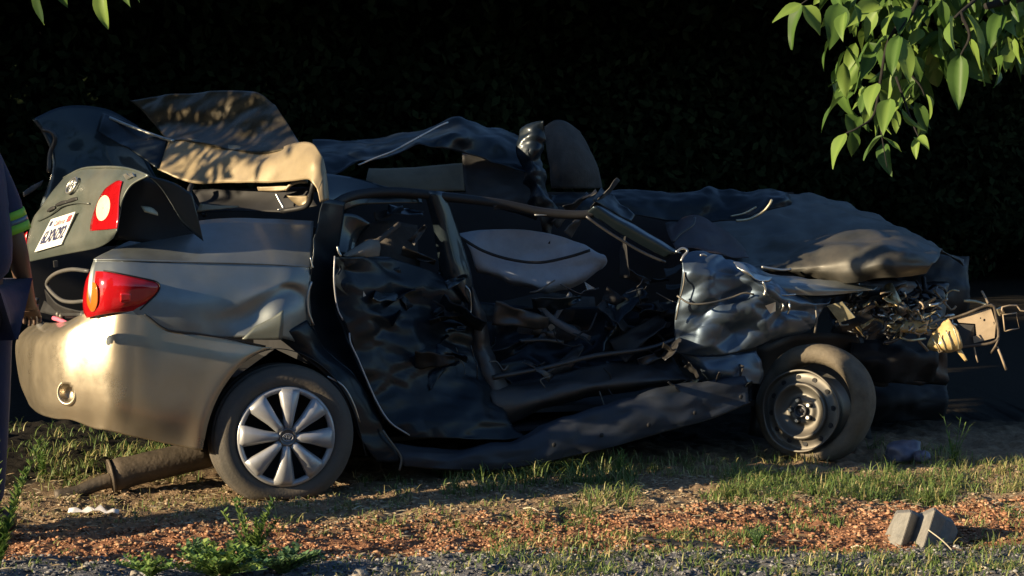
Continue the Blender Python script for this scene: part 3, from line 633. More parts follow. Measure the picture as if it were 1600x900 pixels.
# the front wheel is turned hard towards the rear: axis given in the car frame
FAX = Vector((-.83, -.56, .05)); _a = FAX.normalized()
W2 = wheel_frame('front_wheel', FCN, FAX)
def front_wheel():
    prof = [(.205, .03), (.222, .06), (.25, .072), (.278, .062), (.296, .04), (.302, .01), (.302, -.025), (.30, -.055), (.28, -.075), (.23, -.08), (.205, -.065)]
    v, f = lathe(prof, 72, True); nz = fbm(np.array(v) * 9, 21, 2); off = (.034, .030, -.045)
    vv = []
    for (x, y, z), q in zip(v, nz):
        s = 1 + .012 * q; y2 = y * s + off[1]; h = FCN.z + y2
        if h < -.01: y2 = -.01 - FCN.z
        vv.append((x * s + off[0] + .012 * math.sin(y * 9), y2, z + off[2] + .012 * q))
    raw('tyre', vv, f, TYRE_D, W2)
    # barrel and bent flange
    prof = [(.196, .052), (.203, .058), (.206, .05), (.200, .03), (.192, .018), (.186, -.03), (.17, -.10), (.19, -.13)]
    v, f = lathe(prof, 64); raw('rim_barrel', [(x * (1 + .03 * math.sin(math.atan2(y, x) * 3 + 1)), y * (1 + .02 * math.sin(math.atan2(y, x) * 2)), z) for x, y, z in v], f, STEEL, W2)
    # disc: plate with a ring of holes, then the raised dish
    seg, bm = 96, bmesh.new(); hole = []
    def ringpt(r, i, z): t = 2 * math.pi * i / seg; return (r * math.cos(t), r * math.sin(t), z)
    rr = [(.192, .020), (.183, .016), (.166, .022), (.149, .028), (.142, .034)]
    vs = [[bm.verts.new(ringpt(r, i, z)) for i in range(seg)] for r, z in rr]
    for j in range(len(rr) - 1):
        for i in range(seg):
            bm.faces.new((vs[j][i], vs[j][(i + 1) % seg], vs[j + 1][(i + 1) % seg], vs[j + 1][i]))
    me = bpy.data.meshes.new('rim_plate'); bm.to_mesh(me); bm.free(); link('rim_plate', me, W2, STEEL)
    v, f = lathe([(.0, .002), (.0125, .002), (.0135, -.001)], 16); hm = bpy.data.meshes.new('vent_hole'); hm.from_pydata(v, [], f); hm.materials.append(DARK)
    for k in range(12):
        a = R_(30 * k + 8); o = bpy.data.objects.new('vent_hole', hm); COL.objects.link(o); o.parent = W2; o.location = (.164 * math.cos(a), .164 * math.sin(a), .0235)
    v, f = lathe([(.142, .034), (.142, .052), (.138, .060), (.130, .061), (.124, .054), (.115, .034), (.10, .020), (.085, .014), (.07, .016), (.066, .024), (.058, .027), (.034, .027), (.033, .02), (.03, .016)], 64); raw('rim_dish', v, f, STEEL, W2)
    v, f = lathe([(.034, .02), (.034, .046), (.030, .050), (.024, .046), (.022, .032), (.010, .032), (.010, .045), (.0, .047)], 32); raw('hub', v, f, STEELD, W2)
    v, f = lathe([(.0, .026), (.009, .026), (.0105, .022), (.0105, 0)], 6); me = bpy.data.meshes.new('lug_nut'); me.from_pydata(v, [], f); me.materials.append(BRIGHT)
    for k in range(5):
        a = R_(90 + 72 * k + 18); o = bpy.data.objects.new('lug_nut', me); COL.objects.link(o); o.parent = W2; o.location = (.052 * math.cos(a), .052 * math.sin(a), .026)
        v2, f2 = lathe([(.015, .0), (.0145, .0015), (.0, .0015)], 16); s = raw('lug_seat', v2, f2, BLACK, W2); s.location = (.052 * math.cos(a) * 1.06, .052 * math.sin(a) * 1.06, .0265)
    v, f = lathe([(.0, -.02), (.12, -.02), (.12, -.035), (.0, -.035)], 32); raw('brake_disc', v, f, RUST, W2)
front_wheel()

# ---- tail lamp on the quarter panel
TL = [[(141, 424, -.13), (160, 424, -.045), (190, 429, -.002), (220, 435, .004), (245, 441, .002)],
      [(134, 440, -.14), (157, 441, -.03), (190, 443, .02), (221, 446, .022), (249, 448, .010)],
      [(130, 466, -.145), (155, 466, -.028), (190, 464, .022), (220, 462, .02), (245, 458, .010)],
      [(131, 486, -.13), (156, 484, -.03), (188, 478, .016), (216, 474, .014), (236, 467, .008)],
      [(136, 497, -.115), (157, 492, -.04), (186, 488, .0), (205, 486, .0), (219, 482, .0)]]
LAMP = sheet('tail_lamp', TL, RED, CAR, res=6, thick=.003)
sheet('amber_section', [[(143, 442, -.076), (146, 441, -.064), (149, 442, -.050)], [(138, 450, -.096), (145, 449, -.060), (152, 450, -.028)], [(136, 463, -.106), (144, 463, -.058), (153, 463, -.024)], [(137, 476, -.100), (144, 477, -.060), (152, 476, -.029)], [(142, 486, -.078), (145, 487, -.066), (148, 486, -.055)]], AMB, LAMP, res=6)
sheet('lamp_reflector', [[(188, 458, .026), (196, 458, .026), (204, 459, .026)], [(188, 472, .024), (196, 471, .024), (204, 470, .024)]], REDB, LAMP, res=4)
tube('lamp_gasket', [(162, 423, -.04), (176, 425, -.012), (190, 428, .004), (220, 434, .01), (244, 440, .008), (250, 448, .012), (245, 459, .012), (236, 468, .012), (219, 484, .006)], .003, BLACK, LAMP)

# ---- boot lid, torn loose and twisted towards the road
def lid_d(px, py): return -.12 - (182 + (362 - py) * .2 - px) * 1.13 / 141
def LDp(px, py, o=0.): return (px, py, lid_d(px, py) + o)
lid_rows = [[(103, 276), (128, 265), (160, 262), (190, 263), (212, 268), (232, 276)],
            [(82, 300), (108, 287), (140, 281), (170, 281), (192, 284), (206, 290)],
            [(66, 322), (92, 310), (128, 304), (160, 306), (182, 308), (192, 312)],
            [(52, 342), (82, 334), (120, 328), (152, 330), (176, 332), (187, 335)],
            [(44, 376), (76, 366), (116, 356), (148, 352), (172, 350), (184, 352)],
            [(44, 392), (76, 386), (114, 378), (146, 372), (168, 366), (182, 362)],
            [(46, 409), (78, 402), (114, 395), (146, 389), (164, 382), (178, 371)]]
bulge = [[-.10] * 6, [-.01] * 6, [.03] * 6, [.0] * 6, [.02] * 6, [.03] * 6, [-.03] * 6]
lid = sheet('trunk_lid', [[LDp(x, y, b) for (x, y), b in zip(r, bb)] for r, bb in zip(lid_rows, bulge)], LID, CAR, res=9, crumple=.003, cs=5, ridged=False, thick=.006); lid['label'] = 'torn-open dusty boot lid twisted towards the road'
tube('lid_edge', [LDp(100, 278, -.08), LDp(128, 264, -.09), LDp(160, 261, -.09), LDp(190, 262, -.09), LDp(212, 267, -.09), LDp(232, 275, -.09)], .006, LID, lid)
sheet('lid_inner_panel', [[(205, 272, -.30), (232, 278, -.26), (262, 290, -.26), (290, 304, -.28)], [(190, 320, -.34), (220, 325, -.30), (255, 335, -.30), (295, 345, -.30)], [(180, 374, -.34), (215, 378, -.3), (260, 384, -.3), (312, 378, -.3)]], BLACK, lid, res=6, crumple=.01, cs=8)
sheet('lid_side_flange', [[(230, 274, -.16), (268, 284, -.15), (300, 302, -.15)], [(252, 296, -.17), (285, 315, -.16), (309, 338, -.16)], [(286, 350, -.19), (304, 366, -.18), (318, 377, -.18)]], PAINTD, lid, res=6, crumple=.004)
sheet('hinge_glint', [[(220, 322, -.24), (236, 324, -.24), (246, 332, -.24)], [(226, 331, -.23), (240, 335, -.23), (247, 337, -.23)]], BRASS, lid, res=3)  # pale sheet stands in for a glint inside the lid
lens = sheet('lid_tail_lamp', [[LDp(182, 283, .02), LDp(187, 282, .02), LDp(191, 283, .02)], [LDp(164, 296, .045), LDp(178, 294, .05), LDp(188, 296, .04)], [LDp(152, 318, .055), LDp(172, 316, .06), LDp(186, 317, .045)], [LDp(143, 345, .045), LDp(166, 344, .055), LDp(185, 343, .04)], [LDp(141, 361, .035), LDp(163, 359, .045), LDp(183, 357, .035)]], RED, lid, res=6)
def pale():
    P = []; c = LDp(161, 325, .075)
    rows = []
    for rr in (1.0, .8, .45, .05):
        rows.append([LDp(161 + 10.5 * rr * math.cos(t) - 3.0 * rr * math.sin(t) * -1, 325 - 20 * rr * math.sin(t), .066 + .012 * (1 - rr * rr)) for t in np.linspace(0, 2 * math.pi, 21)])
    o = sheet('reversing_lens', rows, PALE, lid, res=1, thick=0)
pale()
# far-side lamp edge and the dark finger recesses above the plate
sheet('far_lid_lamp', [[LDp(38, 366, .0), LDp(43, 362, .03)], [LDp(36, 376, .0), LDp(41, 374, .03)], [LDp(39, 388, .0), LDp(43, 386, .03)]], REDB, lid, res=3)
for (x, y, wv) in ((96, 316, 9), (112, 311, 9), (80, 325, 6)):
    o = sheet('handle_slot', [[LDp(x - wv, y + 3.5, .034), LDp(x, y - 1.5, .036), LDp(x + wv, y - 3, .034)], [LDp(x - wv, y + 6.5, .034), LDp(x, y + 4.0, .036), LDp(x + wv, y + 1, .034)]], BLACK, lid, res=3)
tube('lid_crease', [LDp(60, 345, .02), LDp(78, 336, .025), LDp(95, 323, .04), LDp(118, 317, .04), LDp(140, 318, .035)], .004, LID, lid)
plate('badge', [LDp(192, 273, .01), LDp(197, 271, .01), LDp(203, 277, .01), LDp(197, 281, .01)], BRIGHT, lid, .006)
plate('badge', [LDp(200, 271, -.01), LDp(206, 270, -.01), LDp(209, 275, -.01), LDp(204, 277, -.01)], BRIGHT, lid, .006)
e = empty('lid_emblem_frame'); bpy.data.objects.remove(e)
def lid_emblem():
    o = emblem('emblem', CAR, .055, BRIGHT, 0); c = PL(*LDp(112, 290, .05)); x = (PL(*LDp(124, 285, .05)) - c).normalized(); y = (PL(*LDp(120, 275, .02)) - c).normalized(); z = x.cross(y).normalized(); y = z.cross(x)
    o.matrix_local = Matrix.Translation(c) @ Matrix((x, y, z)).transposed().to_4x4()
lid_emblem()

# ---- number plate and its lettering
def number_plate():
    q = [PL(*LDp(81, 343, .05)), PL(*LDp(119, 331, .05)), PL(*LDp(97, 382, .055)), PL(*LDp(55, 394, .055))]
    nrm = (q[1] - q[0]).cross(q[3] - q[0]).normalized()
    if nrm.y > 0: nrm = -nrm
    V = [p + nrm * .004 for p in q] + [p - nrm * .001 for p in q]
    pl = raw('license_plate', V, [(0, 1, 2, 3), (7, 6, 5, 4), (0, 4, 5, 1), (1, 5, 6, 2), (2, 6, 7, 3), (3, 7, 4, 0)], WHITE, CAR, False)
    pl['label'] = 'white licence plate with dark characters under red script'
    def lay(u, vv): return (q[0] * (1 - u) + q[1] * u) * (1 - vv) + (q[3] * (1 - u) + q[2] * u) * vv + nrm * .0065
    def text(name, body, u0, u1, v0, v1, m, bold=.0):
        c = bpy.data.curves.new(name, 'FONT'); c.body = body; c.offset = bold; o = bpy.data.objects.new(name, c); COL.objects.link(o)
        bpy.context.view_layer.update(); me = bpy.data.meshes.new_from_object(o.evaluated_get(bpy.context.evaluated_depsgraph_get())); bpy.data.objects.remove(o)
        xs = [v.co.x for v in me.vertices]; ys = [v.co.y for v in me.vertices]; a, b_, c_, d_ = min(xs), max(xs), min(ys), max(ys)
        for v in me.vertices: v.co = lay(u0 + (v.co.x - a) / (b_ - a) * (u1 - u0), v1 - (v.co.y - c_) / (d_ - c_) * (v1 - v0))
        me.materials.clear(); link(name, me, pl, m, False)
    text('plate_characters', '6LXN292', .07, .93, .37, .80, INK, .02)
    text('plate_script', 'California', .30, .72, .12, .29, REDINK, .01)
    def sticker(u0, u1, v0, v1, m): raw('plate_sticker', [lay(u0, v0), lay(u1, v0), lay(u1, v1), lay(u0, v1)], [(0, 1, 2, 3)], m, pl, False)
    sticker(.80, .95, .08, .28, REDINK); sticker(.08, .17, .09, .24, INK)
number_plate()

# ---- boot opening: dark tub, rubber seals, spare things lying in it
plate('trunk_wall', [L3(-.9, -1.6, .45), L3(.3, -1.6, .45), L3(.3, -1.6, 1.1), L3(-.9, -1.6, 1.0)], DARK, CAR, .01, local=True)
plate('trunk_bulkhead', [L3(.25, -.2, .4), L3(.25, -1.6, .4), L3(.25, -1.6, 1.15), L3(.25, -.2, 1.15)], DARK, CAR, .01, local=True)
plate('trunk_floor', [L3(-.85, -.2, .47), L3(.25, -.2, .47), L3(.25, -1.6, .47), L3(-.85, -1.6, .47)], DARK, CAR, .01, local=True)
sheet('trunk_tub', [[(70, 452, -.62), (92, 476, -.45), (132, 488, -.2)], [(74, 472, -.66), (96, 496, -.5), (134, 496, -.22)]], BLACK, CAR, res=6)
tube('trunk_seal', [(140, 424, -.2), (112, 421, -.35), (88, 427, -.5), (74, 440, -.6), (77, 452, -.6), (94, 468, -.5), (112, 472, -.4), (134, 470, -.25)], .009, mat('grey_rubber', (.07, .07, .068), .6, dust=.4), CAR)
tube('bumper_lip', [(58, 496, -.75), (64, 510, -.75), (80, 522, -.62), (100, 526, -.45), (118, 518, -.32), (128, 502, -.22), (132, 490, -.17)], .018, MATS['grey_rubber'], CAR)
sheet('trunk_floor_panel', [[(70, 470, -.7), (95, 482, -.5), (132, 486, -.22)], [(64, 488, -.72), (92, 494, -.5), (130, 494, -.2)]], BLACK, CAR, res=4, crumple=.01)
tube('tool_strap', [(84, 497, -.56), (96, 501, -.46), (112, 509, -.36)], .010, PINK, CAR)
for (x, y, d) in ((91, 491, -.5), (96, 494, -.46)):
    v, f = lathe([(0, .012), (.009, .010), (.012, .0), (.009, -.010), (0, -.012)], 12); o = raw('bolt_head', v, f, STEEL, CAR); o.location = PL(x, y, d)
tube('latch_striker', [(58, 466, -.78), (54, 484, -.80), (52, 486, -.8)], .010, STEELD, CAR)
plate('latch', [(84, 408, -.7), (90, 407, -.7), (91, 417, -.7), (85, 418, -.7)], STEELD, CAR, .03)

# ---- rear deck, rear window, folded roof
deck_rows = [
    [(160, 176, -1.72), (215, 198, -1.5), (262, 216, -1.27), (310, 218, -1.05), (360, 226, -.82), (410, 234, -.60), (455, 226, -.40), (486, 224, -.26), (500, 240, -.17), (509, 268, -.13)],
    [(155, 190, -1.66), (205, 215, -1.42), (256, 240, -1.18), (310, 246, -.96), (360, 250, -.73), (410, 254, -.51), (455, 250, -.31), (484, 248, -.19), (496, 262, -.13), (504, 282, -.10)],
    [(150, 204, -1.62), (196, 230, -1.36), (246, 264, -1.10), (300, 286, -.90), (360, 286, -.66), (410, 285, -.45), (455, 283, -.26), (482, 281, -.15), (490, 288, -.11), (498, 300, -.09)]]
sheet('rear_deck_panel', [r[2:] for r in deck_rows], CREAM, CAR, res=8, crumple=.010, cs=6, seed=88)
sheet('rear_deck_corner', [r[:3] for r in deck_rows], PAINTC, CAR, res=8, crumple=.014, cs=6, seed=89)
sheet('pillar_base', [[(490, 284, -.12), (502, 266, -.12), (509, 266, -.14)], [(496, 298, -.09), (505, 290, -.09), (512, 290, -.12)], [(500, 316, -.08), (508, 314, -.08), (514, 312, -.11)]], CREAM, CAR, res=6)
sheet('far_quarter_panel', [[(50, 186, -1.78), (100, 166, -1.78), (165, 170, -1.78), (215, 196, -1.7)], [(70, 215, -1.77), (115, 200, -1.76), (170, 210, -1.74), (225, 235, -1.66)], [(82, 260, -1.75), (130, 250, -1.74), (190, 262, -1.70), (250, 285, -1.6)], [(60, 330, -1.75), (150, 330, -1.7), (220, 330, -1.65), (300, 330, -1.55)]], PAINTD, CAR, res=7, crumple=.006, cs=4, ridged=False)
tube('far_edge_trim', [(66, 202, -1.7), (80, 206, -1.68), (86, 218, -1.68), (78, 240, -1.7), (76, 270, -1.7)], .012, STEELD, CAR)
sheet('far_trim_fragment', [[(36, 300, -1.5), (50, 290, -1.5), (68, 281, -1.5)], [(36, 308, -1.5), (48, 302, -1.5), (64, 290, -1.5)]], STEELD, CAR, res=3)
tube('deck_edge_glint', [(172, 184, -1.64), (200, 196, -1.5), (232, 208, -1.38), (258, 217, -1.26), (272, 220, -1.2)], .008, BRIGHT, CAR)  # bright tube stands in for the highlight on the deck's upper edge
lift = sheet('lifted_panel', [
    [(205, 158, -1.75), (250, 149, -1.55), (300, 145, -1.32), (350, 141, -1.10), (400, 144, -.88), (430, 164, -.74)],
    [(225, 176, -1.62), (268, 172, -1.42), (315, 172, -1.2), (362, 172, -1.0), (410, 175, -.78), (446, 188, -.62)],
    [(245, 200, -1.50), (288, 196, -1.3), (332, 200, -1.08), (380, 204, -.86), (425, 204, -.64), (460, 210, -.5)],
    [(264, 222, -1.27), (305, 224, -1.05), (350, 232, -.82), (400, 240, -.60), (438, 234, -.44), (470, 226, -.34)]], mat('shaded_tan_paint', (.060, .049, .031), .36, .55, .15, .2, vary=.35, vscale=16, bump=.25, bscale=20), CAR, res=10, crumple=.014, cs=7, seed=14); lift['label'] = 'lifted panel with flecks of sun through leaves'  # tan panel with the leaf shade darkened into its colour
sheet('parcel_shelf', [[(300, 296, -1.0), (360, 294, -.8), (430, 292, -.6), (486, 292, -.35)], [(310, 312, -.9), (370, 312, -.75), (430, 312, -.55), (490, 312, -.3)], [(316, 334, -.7), (380, 332, -.6), (440, 330, -.45), (496, 322, -.25)]], DARK, CAR, res=6, crumple=.015)
sheet('torn_liner', [[(402, 292, -.5), (430, 291, -.44), (456, 289, -.36)], [(404, 298, -.5), (430, 299, -.44), (448, 297, -.38)]], CREAM, CAR, res=4, crumple=.004, cs=20)
tube('liner_strut', [(446, 297, -.36), (455, 288, -.34), (466, 284, -.3), (480, 284, -.26)], .008, CREAM, CAR)
tube('liner_strut', [(431, 302, -.42), (437, 314, -.40), (443, 326, -.38), (434, 328, -.38)], .006, BRIGHT, CAR)
sheet('torn_liner', [[(448, 306, -.36), (466, 306, -.33), (482, 306, -.3)], [(458, 314, -.36), (468, 316, -.33), (481, 315, -.3)], [(466, 320, -.36), (471, 322, -.33), (476, 320, -.3)]], CREAM, CAR, res=4, crumple=.008, cs=20)
sheet('torn_liner', [[(312, 318, -.72), (340, 321, -.66), (374, 322, -.6)], [(308, 332, -.72), (336, 328, -.66), (372, 325, -.6)]], CREAM, CAR, res=4, crumple=.008, cs=20)
tube('window_seal', [(300, 288, -.86), (296, 300, -.84), (304, 322, -.8), (320, 336, -.7)], .012, BLACK, CAR)
tube('window_seal', [(490, 286, -.12), (487, 300, -.14), (484, 314, -.2), (474, 324, -.26), (440, 330, -.36)], .012, BLACK, CAR)

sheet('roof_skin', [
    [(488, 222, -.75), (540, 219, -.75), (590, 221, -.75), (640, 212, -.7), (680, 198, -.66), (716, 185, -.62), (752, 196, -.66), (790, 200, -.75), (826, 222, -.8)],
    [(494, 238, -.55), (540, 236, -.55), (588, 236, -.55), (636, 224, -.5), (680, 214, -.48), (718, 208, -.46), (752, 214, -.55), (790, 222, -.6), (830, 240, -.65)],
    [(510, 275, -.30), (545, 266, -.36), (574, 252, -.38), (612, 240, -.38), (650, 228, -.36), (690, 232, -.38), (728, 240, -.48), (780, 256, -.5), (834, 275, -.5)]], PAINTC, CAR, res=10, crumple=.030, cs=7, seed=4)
tube('roof_edge', [(560, 258, -.34), (586, 247, -.34), (612, 237, -.34), (640, 222, -.36), (680, 200, -.42), (700, 191, -.44)], .004, BRIGHT, CAR)
sheet('side_roof_panel', [[(500, 270, -.22), (540, 275, -.28), (575, 282, -.32), (600, 290, -.36)], [(506, 310, -.14), (545, 300, -.24), (590, 302, -.30), (650, 304, -.34)], [(520, 340, -.2), (560, 322, -.25), (610, 318, -.3), (660, 318, -.34)]], PAINTD, CAR, res=6, crumple=.008)
sheet('headliner', [[(576, 264, -.95), (630, 262, -.95), (680, 258, -.92), (722, 256, -.9)], [(572, 282, -.85), (630, 280, -.85), (680, 278, -.85), (724, 276, -.85)], [(574, 298, -.78), (630, 299, -.78), (680, 299, -.78), (726, 298, -.78)]], LINER, CAR, res=6, crumple=.008)
sheet('roof_inner_panel', [[(722, 240, -.8), (760, 240, -.75), (800, 236, -.7), (836, 250, -.66)], [(724, 276, -.76), (764, 282, -.7), (804, 284, -.66), (842, 290, -.62)], [(730, 312, -.7), (772, 318, -.66), (812, 322, -.62), (850, 328, -.58)]], SLATE, CAR, res=7, crumple=.03, cs=6)
sheet('torn_roof_flap', [[(818, 206, -.56), (836, 192, -.50), (850, 188, -.46)], [(806, 228, -.54), (830, 222, -.48), (848, 218, -.50)], [(812, 258, -.52), (834, 256, -.44), (850, 258, -.50)], [(826, 296, -.50), (842, 296, -.42), (858, 300, -.50)], [(832, 330, -.48), (850, 332, -.42), (874, 334, -.46)]], PAINTC, CAR, res=10, crumple=.035, cs=11, seed=8)
sheet('front_seat_back', [[(850, 198, -1.15), (866, 188, -1.12), (884, 190, -1.12), (905, 206, -1.15)], [(854, 230, -1.1), (876, 226, -1.0), (900, 228, -1.0), (924, 240, -1.1)], [(858, 262, -1.08), (880, 262, -.97), (908, 264, -.97), (936, 272, -1.08)], [(862, 294, -1.1), (884, 294, -1.0), (910, 294, -1.0), (940, 294, -1.1)]], SEAT, CAR, res=7, crumple=.01)
sheet('roof_rail', [
    [(862, 302, -.95), (920, 298, -.95), (980, 297, -.95), (1040, 298, -.95), (1088, 298, -.95), (1108, 290, -.95), (1130, 299, -.95), (1170, 302, -.93), (1205, 296, -.9), (1228, 299, -.9), (1237, 308, -.92)],
    [(862, 314, -.85), (920, 312, -.85), (980, 312, -.85), (1040, 316, -.85), (1088, 318, -.85), (1108, 318, -.85), (1130, 318, -.85), (1170, 317, -.82), (1205, 309, -.74), (1226, 308, -.72), (1235, 313, -.78)],
    [(862, 330, -.82), (920, 332, -.82), (980, 336, -.82), (1040, 344, -.82), (1088, 347, -.82), (1108, 348, -.82), (1130, 347, -.80), (1168, 342, -.76), (1198, 330, -.70), (1220, 324, -.70), (1232, 320, -.76)]], PAINTC, CAR, res=9, crumple=.024, cs=9, seed=5)
tube('rail_edge_glint', [(1150, 345, -.74), (1172, 342, -.70), (1192, 331, -.66), (1202, 320, -.64), (1206, 312, -.64)], .007, BRASS, CAR)  # yellowish tubes stand in for the sunlit rim of the rail
tube('rail_edge_glint', [(1142, 338, -.78), (1164, 333, -.75), (1182, 323, -.72)], .005, BRASS, CAR)
tube('roof_side_rail', [(520, 318, -.18), (560, 304, -.25), (620, 300, -.3), (700, 308, -.3), (780, 318, -.3), (850, 332, -.28), (910, 336, -.24), (935, 330, -.22)], .022, BLACK, CAR)
tube('rail_chrome', [(835, 336, -.27), (868, 336, -.26), (900, 338, -.24)], .004, BRIGHT, CAR)

# ---- pillars and doors
sheet('c_pillar', [[(505, 312, -.10), (520, 312, -.14), (540, 316, -.18)], [(494, 360, -.08), (510, 362, -.14), (530, 366, -.2)], [(486, 410, -.06), (502, 412, -.14), (524, 416, -.2)], [(480, 465, -.07), (500, 468, -.15), (524, 470, -.22)], [(490, 515, -.09), (512, 520, -.16), (540, 522, -.22)], [(510, 560, -.10), (535, 566, -.16), (562, 570, -.2)], [(560, 625, -.10), (580, 640, -.14), (604, 655, -.16)]], PAINTC, CAR, res=7, crumple=.010, cs=8, seed=12)
tube('jamb_edge_glint', [(487, 440, -.05), (481, 462, -.05), (482, 486, -.055), (490, 508, -.065)], .005, BRIGHT, CAR)  # bright tubes stand in for the highlight on the jamb rim
tube('jamb_edge_glint', [(485, 402, -.05), (488, 415, -.05), (490, 418, -.05)], .003, BRIGHT, CAR)
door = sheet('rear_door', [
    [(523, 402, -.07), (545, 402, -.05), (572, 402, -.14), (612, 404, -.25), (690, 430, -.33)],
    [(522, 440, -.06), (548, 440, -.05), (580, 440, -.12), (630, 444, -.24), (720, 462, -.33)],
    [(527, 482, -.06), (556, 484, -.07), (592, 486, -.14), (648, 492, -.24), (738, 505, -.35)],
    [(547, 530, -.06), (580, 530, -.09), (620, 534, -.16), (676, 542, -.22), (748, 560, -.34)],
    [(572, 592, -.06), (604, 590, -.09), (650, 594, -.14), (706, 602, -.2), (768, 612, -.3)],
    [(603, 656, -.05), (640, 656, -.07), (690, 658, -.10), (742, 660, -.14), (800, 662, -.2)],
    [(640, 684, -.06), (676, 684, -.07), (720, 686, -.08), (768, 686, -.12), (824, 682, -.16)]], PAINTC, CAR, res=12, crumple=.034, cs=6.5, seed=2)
tube('door_edge_glint', [(523, 400, -.045), (522, 440, -.035), (527, 480, -.04), (536, 500, -.045)], .0035, SILVER, door)  # silver tubes stand in for the highlight line along the door
tube('door_edge_glint', [(546, 520, -.045), (548, 536, -.04), (560, 562, -.045), (574, 595, -.045), (590, 630, -.045), (610, 660, -.04), (640, 680, -.045)], .0035, SILVER, door)
plate('door_latch', [(558, 458, -.07), (568, 455, -.07), (572, 462, -.07), (562, 466, -.07)], BRIGHT, door, .02)
tube('torn_edge', [(527, 385, -.05), (529, 393, -.045), (533, 400, -.045)], .005, BRIGHT, door)
sheet('door_upper_frame', [[(535, 330, -.24), (556, 335, -.26), (580, 350, -.28)], [(530, 365, -.22), (548, 368, -.26), (560, 372, -.3)], [(526, 400, -.18), (540, 400, -.2), (552, 400, -.24)]], PAINTD, CAR, res=5)
sheet('b_pillar', [[(664, 300, -.30), (678, 298, -.27), (694, 300, -.30)], [(676, 350, -.32), (694, 350, -.28), (714, 352, -.31)], [(684, 400, -.33), (706, 402, -.28), (730, 405, -.32)], [(694, 440, -.34), (718, 448, -.29), (740, 450, -.33)], [(724, 470, -.35), (734, 475, -.31), (744, 476, -.34)]], PAINTD, CAR, res=7, crumple=.006)
sheet('b_pillar_lower', [[(728, 452, -.33), (738, 448, -.3), (744, 452, -.33)], [(734, 500, -.36), (746, 500, -.33), (758, 504, -.36)], [(742, 560, -.36), (758, 560, -.33), (776, 566, -.36)], [(762, 620, -.3), (782, 624, -.27), (806, 630, -.3)]], STEELD, CAR, res=7, crumple=.02, cs=9)
tube('pillar_edge', [(727, 446, -.3), (734, 456, -.29), (736, 480, -.31), (735, 490, -.31)], .004, BRIGHT, CAR)
sheet('a_pillar', [[(918, 330, -.22), (930, 322, -.18), (945, 326, -.22)], [(950, 352, -.20), (962, 344, -.16), (978, 345, -.2)], [(1000, 382, -.16), (1012, 372, -.12), (1026, 372, -.16)], [(1042, 404, -.13), (1054, 396, -.09), (1064, 396, -.13)]], PAINTD, CAR, res=7, crumple=.004)
tube('windscreen_edge', [(916, 338, -.2), (950, 362, -.18), (1000, 392, -.15), (1040, 410, -.12)], .007, STEELD, CAR)
tube('torn_hinge', [(1056, 394, -.08), (1066, 388, -.08), (1074, 392, -.07), (1068, 400, -.07), (1064, 408, -.07)], .006, BRIGHT, CAR)
tube('torn_hinge', [(1094, 399, -.1), (1100, 398, -.1), (1104, 400, -.1)], .006, BRIGHT, CAR)
# front door remains and floor
sheet('front_door_shell', [[(740, 470, -.55), (820, 478, -.58), (900, 480, -.58), (980, 476, -.54), (1062, 470, -.36)], [(744, 520, -.52), (820, 525, -.58), (900, 525, -.58), (980, 520, -.52), (1060, 520, -.36)], [(750, 570, -.48), (830, 572, -.52), (910, 566, -.5), (990, 558, -.46), (1066, 552, -.34)], [(765, 600, -.42), (840, 598, -.44), (910, 586, -.42), (990, 574, -.4), (1070, 572, -.32)]], SLATE if False else PAINTC, CAR, res=11, crumple=.05, cs=5.5, seed=23)
sheet('inner_sill', [[(756, 598, -.40), (840, 592, -.38), (920, 574, -.36), (1000, 560, -.34), (1050, 556, -.30)], [(762, 612, -.30), (845, 606, -.27), (925, 592, -.25), (1010, 582, -.23), (1070, 584, -.2)], [(772, 640, -.26), (850, 628, -.24), (930, 606, -.22), (1015, 598, -.2), (1085, 594, -.16)], [(775, 668, -.3), (850, 640, -.3), (930, 618, -.3), (1015, 606, -.3), (1085, 600, -.24)]], STEELD, CAR, res=8, crumple=.018, cs=7, seed=9)
tube('door_beam', [(770, 590, -.30), (850, 575, -.28), (930, 556, -.26), (1010, 545, -.26), (1062, 528, -.22)], .012, STEELD, CAR)
rock = sheet('rocker_panel', [[(615, 694, -.13), (700, 700, -.14), (790, 690, -.14), (880, 652, -.13), (960, 628, -.12), (1040, 606, -.11), (1100, 596, -.10), (1162, 590, -.10)], [(618, 703, -.095), (700, 707, -.10), (790, 699, -.10), (880, 664, -.09), (960, 640, -.08), (1040, 618, -.07), (1105, 606, -.07), (1168, 600, -.07)], [(624, 716, -.075), (700, 721, -.08), (790, 720, -.08), (880, 700, -.07), (960, 684, -.06), (1040, 660, -.05), (1110, 642, -.05), (1170, 618, -.05)], [(630, 727, -.07), (700, 733, -.08), (790, 733, -.08), (880, 715, -.07), (960, 696, -.06), (1040, 673, -.05), (1112, 653, -.05), (1170, 630, -.05)]], mat('scuffed_sill_paint', (.028, .036, .052), .6, .4, .2, .3, dust=.08), CAR, res=11, crumple=.020, cs=8, seed=31)
for (x, y) in ((940, 680), (1014, 664), (1086, 645), (1158, 620), (866, 695)):
    v, f = lathe([(.0, .002), (.010, .002), (.011, .0)], 14); o = raw('drain_hole', v, f, DARK, rock); c = PL(x, y, -.036); o.matrix_local = Matrix.Translation(c) @ Matrix.Rotation(R_(90), 4, 'X')
tube('rocker_flange', [(632, 727, -.10), (700, 733, -.11), (790, 733, -.11), (880, 715, -.10), (960, 696, -.09), (1040, 673, -.08), (1112, 653, -.07), (1172, 628, -.07)], .005, STEELD, CAR)
tube('hanging_trim', [(598, 672, -.06), (606, 684, -.05), (618, 700, -.05), (627, 716, -.05), (624, 735, -.05)], .005, STEEL, CAR)
